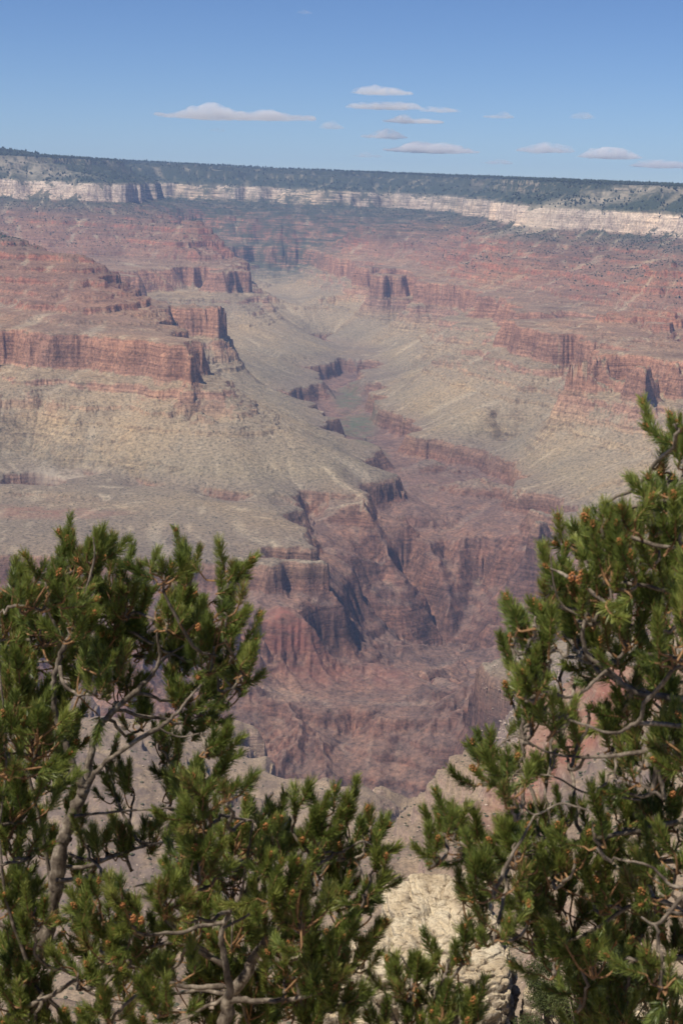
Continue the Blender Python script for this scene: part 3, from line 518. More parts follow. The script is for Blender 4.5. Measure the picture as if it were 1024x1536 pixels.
class Tubes:
    def __init__(s): s.v = []; s.f = []; s.n = 0
    def add(s, L, sides, rng=None, knob=0.0):
        L = np.asarray(L, float); n = len(L)
        T = np.gradient(L[:, :3], axis=0); T /= np.linalg.norm(T, axis=1)[:, None] + 1e-9
        ref = np.array([0.3, 0.9, 0.2]); A = np.cross(T, ref); A /= np.linalg.norm(A, axis=1)[:, None] + 1e-9
        B = np.cross(T, A); ang = np.arange(sides) * 2 * math.pi / sides
        R = np.repeat(L[:, 3:4], sides, 1)
        if knob: R = R * (1 + knob * (rng.random(R.shape) - 0.5) + knob * 1.2 * (rng.random((n, 1)) - 0.5))
        V_ = L[:, None, :3] + R[:, :, None] * (np.cos(ang)[None, :, None] * A[:, None] + np.sin(ang)[None, :, None] * B[:, None])
        s.v.append(V_.reshape(-1, 3))
        i = np.arange(n - 1)[:, None] * sides + np.arange(sides)[None]; j = np.arange(n - 1)[:, None] * sides + (np.arange(sides)[None] + 1) % sides
        s.f.append((np.stack([i, j, j + sides, i + sides], 2) + s.n).reshape(-1, 4)); s.n += n * sides
        # close the tip
        base = s.n - sides
        for k in range(1, sides - 2, 2): s.f.append(np.array([[base, base + k, base + k + 1, base + min(k + 2, sides - 1)]]))
    def build(s, name, mat, smooth=True):
        return mesh_from(name, np.vstack(s.v), np.vstack(s.f), mat, smooth)

def make_cone(lumps, seed):
    """a small cone: an egg of overlapping scales"""
    rng = np.random.default_rng(seed); vs = []; fs = []; n = 0
    for k in range(lumps):
        h = (k + 0.5) / lumps; ang = k * 2.39996; rad = 0.42 * math.sin(math.pi * min(0.97, 0.12 + 0.83 * h)) 
        c = np.array([rad * math.cos(ang), rad * math.sin(ang), h * 1.25])
        r = 0.26 * (1 - 0.35 * h) * rng.uniform(0.85, 1.15)
        o = np.array([(1, 0, 0), (-1, 0, 0), (0, 1, 0), (0, -1, 0), (0, 0, 1), (0, 0, -0.6), (.6, .6, .6), (-.6, .6, .6), (-.6, -.6, .6), (.6, -.6, .6)]) * r + c
        vs.append(o)
        fs += [(n + a, n + b_, n + c_) for a, b_, c_ in ((0, 2, 6), (2, 1, 7), (1, 3, 8), (3, 0, 9), (6, 2, 7), (7, 1, 8), (8, 3, 9), (9, 0, 6), (6, 7, 4), (7, 8, 4), (8, 9, 4), (9, 6, 4), (2, 0, 5), (1, 2, 5), (3, 1, 5), (0, 3, 5))]
        n += 10
    return np.vstack(vs), np.array(fs)
cone_v, cone_f = make_cone(16, 4)
cone_proto = mesh_from('cone', cone_v, cone_f, cone_mat, True)
cone_mesh = cone_proto.data; bpy.data.objects.remove(cone_proto)

def quat_to(d):
    return Vector(d).to_track_quat('Z', 'X')

def build_pine(spec, extra_cones):
    rng = np.random.default_rng(spec['seed'])
    root = bpy.data.objects.new('pine_tree', None); scene.collection.objects.link(root)
    root.location = spec['base']
    mark(root, None, spec['label'], 'tree', 'pines at the canyon edge')
    bx = np.array(spec['base'])
    trunk = Tubes(); pts = []; 
    for k, L in enumerate(spec['limbs']):
        S = smooth_line(L, 7)
        S[:, :3] += rng.normal(0, 1, (len(S), 3)) * np.minimum(S[:, 3:4] * 0.22, 0.004)
        big = S[0, 3] > 0.03
        trunk.add(S, 10 if big else 7, rng, 0.12 if big else 0.10)
        pts.append(S[int(len(S) * 0.3):])
    SK = np.vstack(pts)
    twigs = Tubes(); NV = []; NT_ = []; cones = []
    tone_tree = rng.uniform(-0.03, 0.03)
    for (x, y, z, rad) in spec['tufts']:
        c = np.array([x, y, z])
        d = SK[:, :3] - c
        cost = np.linalg.norm(d, axis=1) + 0.8 * np.maximum(0, d[:, 2] + 0.02) 
        a = SK[np.argmin(cost)]
        # the twig that carries this tuft
        mid = (a[:3] + c) / 2 + rng.normal(0, 0.025, 3) - np.array([0, 0, 0.03])
        low = c - np.array([0, 0, rad * 0.8])
        L = smooth_line([(*a[:3], min(a[3], 0.007)), (*mid, 0.0055), (*low, 0.0045), (*(c + np.array([0, 0, rad * 0.4])), 0.003)], 5)
        L[:, :3] += rng.normal(0, 0.004, (len(L), 3))
        trunk.add(L, 5, rng, 0.1)
        out_dir = c - bx; out_dir[2] = 0; out_dir /= np.linalg.norm(out_dir) + 1e-6
        n = max(3, int(round((rad / 0.036) ** 1.6 * 4.4 * spec.get('dens', 1.0))))
        for k in range(n):
            t = rng.uniform(0.45, 1.0); p0 = L[int(t * (len(L) - 1)), :3]
            dirv = np.array([0, 0, 1.0]) * rng.uniform(0.5, 1.5) + rng.normal(0, 0.5, 3) + 0.25 * out_dir
            dirv /= np.linalg.norm(dirv)
            off = rng.normal(0, 0.42, 3) * rad; off[2] = abs(off[2]) * rng.choice([-0.6, 1])
            tip = p0 + dirv * rad * rng.uniform(0.2, 0.7) + off
            ln = spec['length'] * rng.uniform(0.55, 1.35)
            bend = np.array([0, 0, 1.0])
            d2 = dirv + 0.5 * bend; d2 /= np.linalg.norm(d2)
            q0_, q1_ = tip, tip + dirv * ln * 0.5; q2_ = q1_ + d2 * ln * 0.5
            twigs.add(smooth_line([(*p0, 0.0035), (*((p0 + q0_) / 2 + rng.normal(0, 0.008, 3) - np.array([0, 0, .006])), 0.003), (*q0_, 0.0028), (*q1_, 0.0025), (*q2_, 0.0016)], 2), 4)
            # needles along the last stretch
            N = int(240 * ln / spec['length'] * rng.uniform(0.8, 1.15))
            s_ = rng.random(N) ** 0.85
            base = np.where((s_ < 0.5)[:, None], q0_ + (q1_ - q0_) * (s_ * 2)[:, None], q1_ + (q2_ - q1_) * (s_ * 2 - 1)[:, None])
            ax_ = np.where((s_ < 0.5)[:, None], dirv, d2)
            rv = rng.normal(0, 1, (N, 3)); rv -= (rv * ax_).sum(1)[:, None] * ax_; rv /= np.linalg.norm(rv, axis=1)[:, None]
            spread = rng.uniform(0.75, 1.35, N) * (1.0 - 0.5 * s_)
            nd = ax_ * np.cos(spread)[:, None] + rv * np.sin(spread)[:, None]
            nl = spec['needle'] * rng.uniform(0.72, 1.22) * rng.uniform(0.75, 1.15, N)
            tipn = base + nd * nl[:, None] + (ax_ * 0.12 + np.array([0, 0, 0.04])) * nl[:, None]
            midn = base + nd * (nl * 0.55)[:, None]
            side_ = np.cross(nd, rng.normal(0, 1, (N, 3))); side_ /= np.linalg.norm(side_, axis=1)[:, None] + 1e-9
            w = 0.0009 * rng.uniform(0.8, 1.25, N)[:, None]
            NV.append(np.stack([base - side_ * w, base + side_ * w, midn + side_ * w, midn - side_ * w, tipn + side_ * w * 0.35, tipn - side_ * w * 0.35], 1).reshape(-1, 3))
            tone = np.clip(0.40 + tone_tree + rng.normal(0, 0.12) + rng.normal(0, 0.12, N) + 0.20 * (s_ - 0.5), 0.02, 0.92)
            dead = rng.random(N) < (0.02 if rng.random() < 0.9 else 0.35); tone[dead] = 0.98
            NT_.append(np.repeat(tone, 6))
            if rng.random() < 0.30: cones.append((q2_ - d2 * 0.006, d2, rng.uniform(0.010, 0.017)))
            elif rng.random() < 0.05: cones.append((q0_ + rv[0] * 0.006, d2, rng.uniform(0.008, 0.012)))
    tr = trunk.build('trunk', bark)
    NVa = np.vstack(NV); k = np.arange(len(NVa) // 6)[:, None] * 6
    nf = np.vstack([k + np.array([[0, 1, 2, 3]]), k + np.array([[3, 2, 4, 5]])])
    TV = np.vstack(twigs.v); TF = np.vstack(twigs.f)
    cr = mesh_from('crown', np.vstack([NVa, TV]), np.vstack([nf, TF + len(NVa)]), needles_mat, False)
    cr.data.materials.append(twig_mat)
    cr.data.polygons.foreach_set('material_index', np.concatenate([np.zeros(len(nf), np.int32), np.ones(len(TF), np.int32)]))
    a = cr.data.attributes.new('tone', 'FLOAT', 'POINT'); a.data.foreach_set('value', np.concatenate(NT_ + [np.zeros(len(TV))]).astype(np.float32))
    print('needles', len(NVa) // 6)
    for o in (tr, cr):
        o.data.transform(Matrix.Translation(-Vector(spec['base']))); o.parent = root
    # the nearest cones as single parts
    rest = None
    cones.sort(key=lambda c: np.linalg.norm(c[0]) - 0.25 * c[0][2]); m_ = 96 - len(extra_cones); cones, rest = cones[:m_], cones[m_:]
    for p, d, r in cones + [(np.array(e), np.array([0.1, -0.2, 1.0]), 0.016) for e in extra_cones]:
        o = bpy.data.objects.new('cone', cone_mesh); scene.collection.objects.link(o)
        o.parent = root; o.location = Vector(p) - Vector(spec['base'])
        o.rotation_mode = 'QUATERNION'; o.rotation_quaternion = quat_to(d); o.scale = (r, r, r * 1.15)
    if len(rest) > 3:                               # the many smaller ones farther back in the crown
        vs = []
        for p, d, r in rest:
            R_ = np.array(quat_to(d).to_matrix()); vs.append((cone_v * (r, r, r * 1.15)) @ R_.T + np.asarray(p) - np.asarray(spec['base']))
        fs = (cone_f[None] + (np.arange(len(rest)) * len(cone_v))[:, None, None]).reshape(-1, 3)
        o = mesh_from('cones', np.vstack(vs), fs, cone_mat, True); o.parent = root; o['kind'] = 'stuff'
    return root

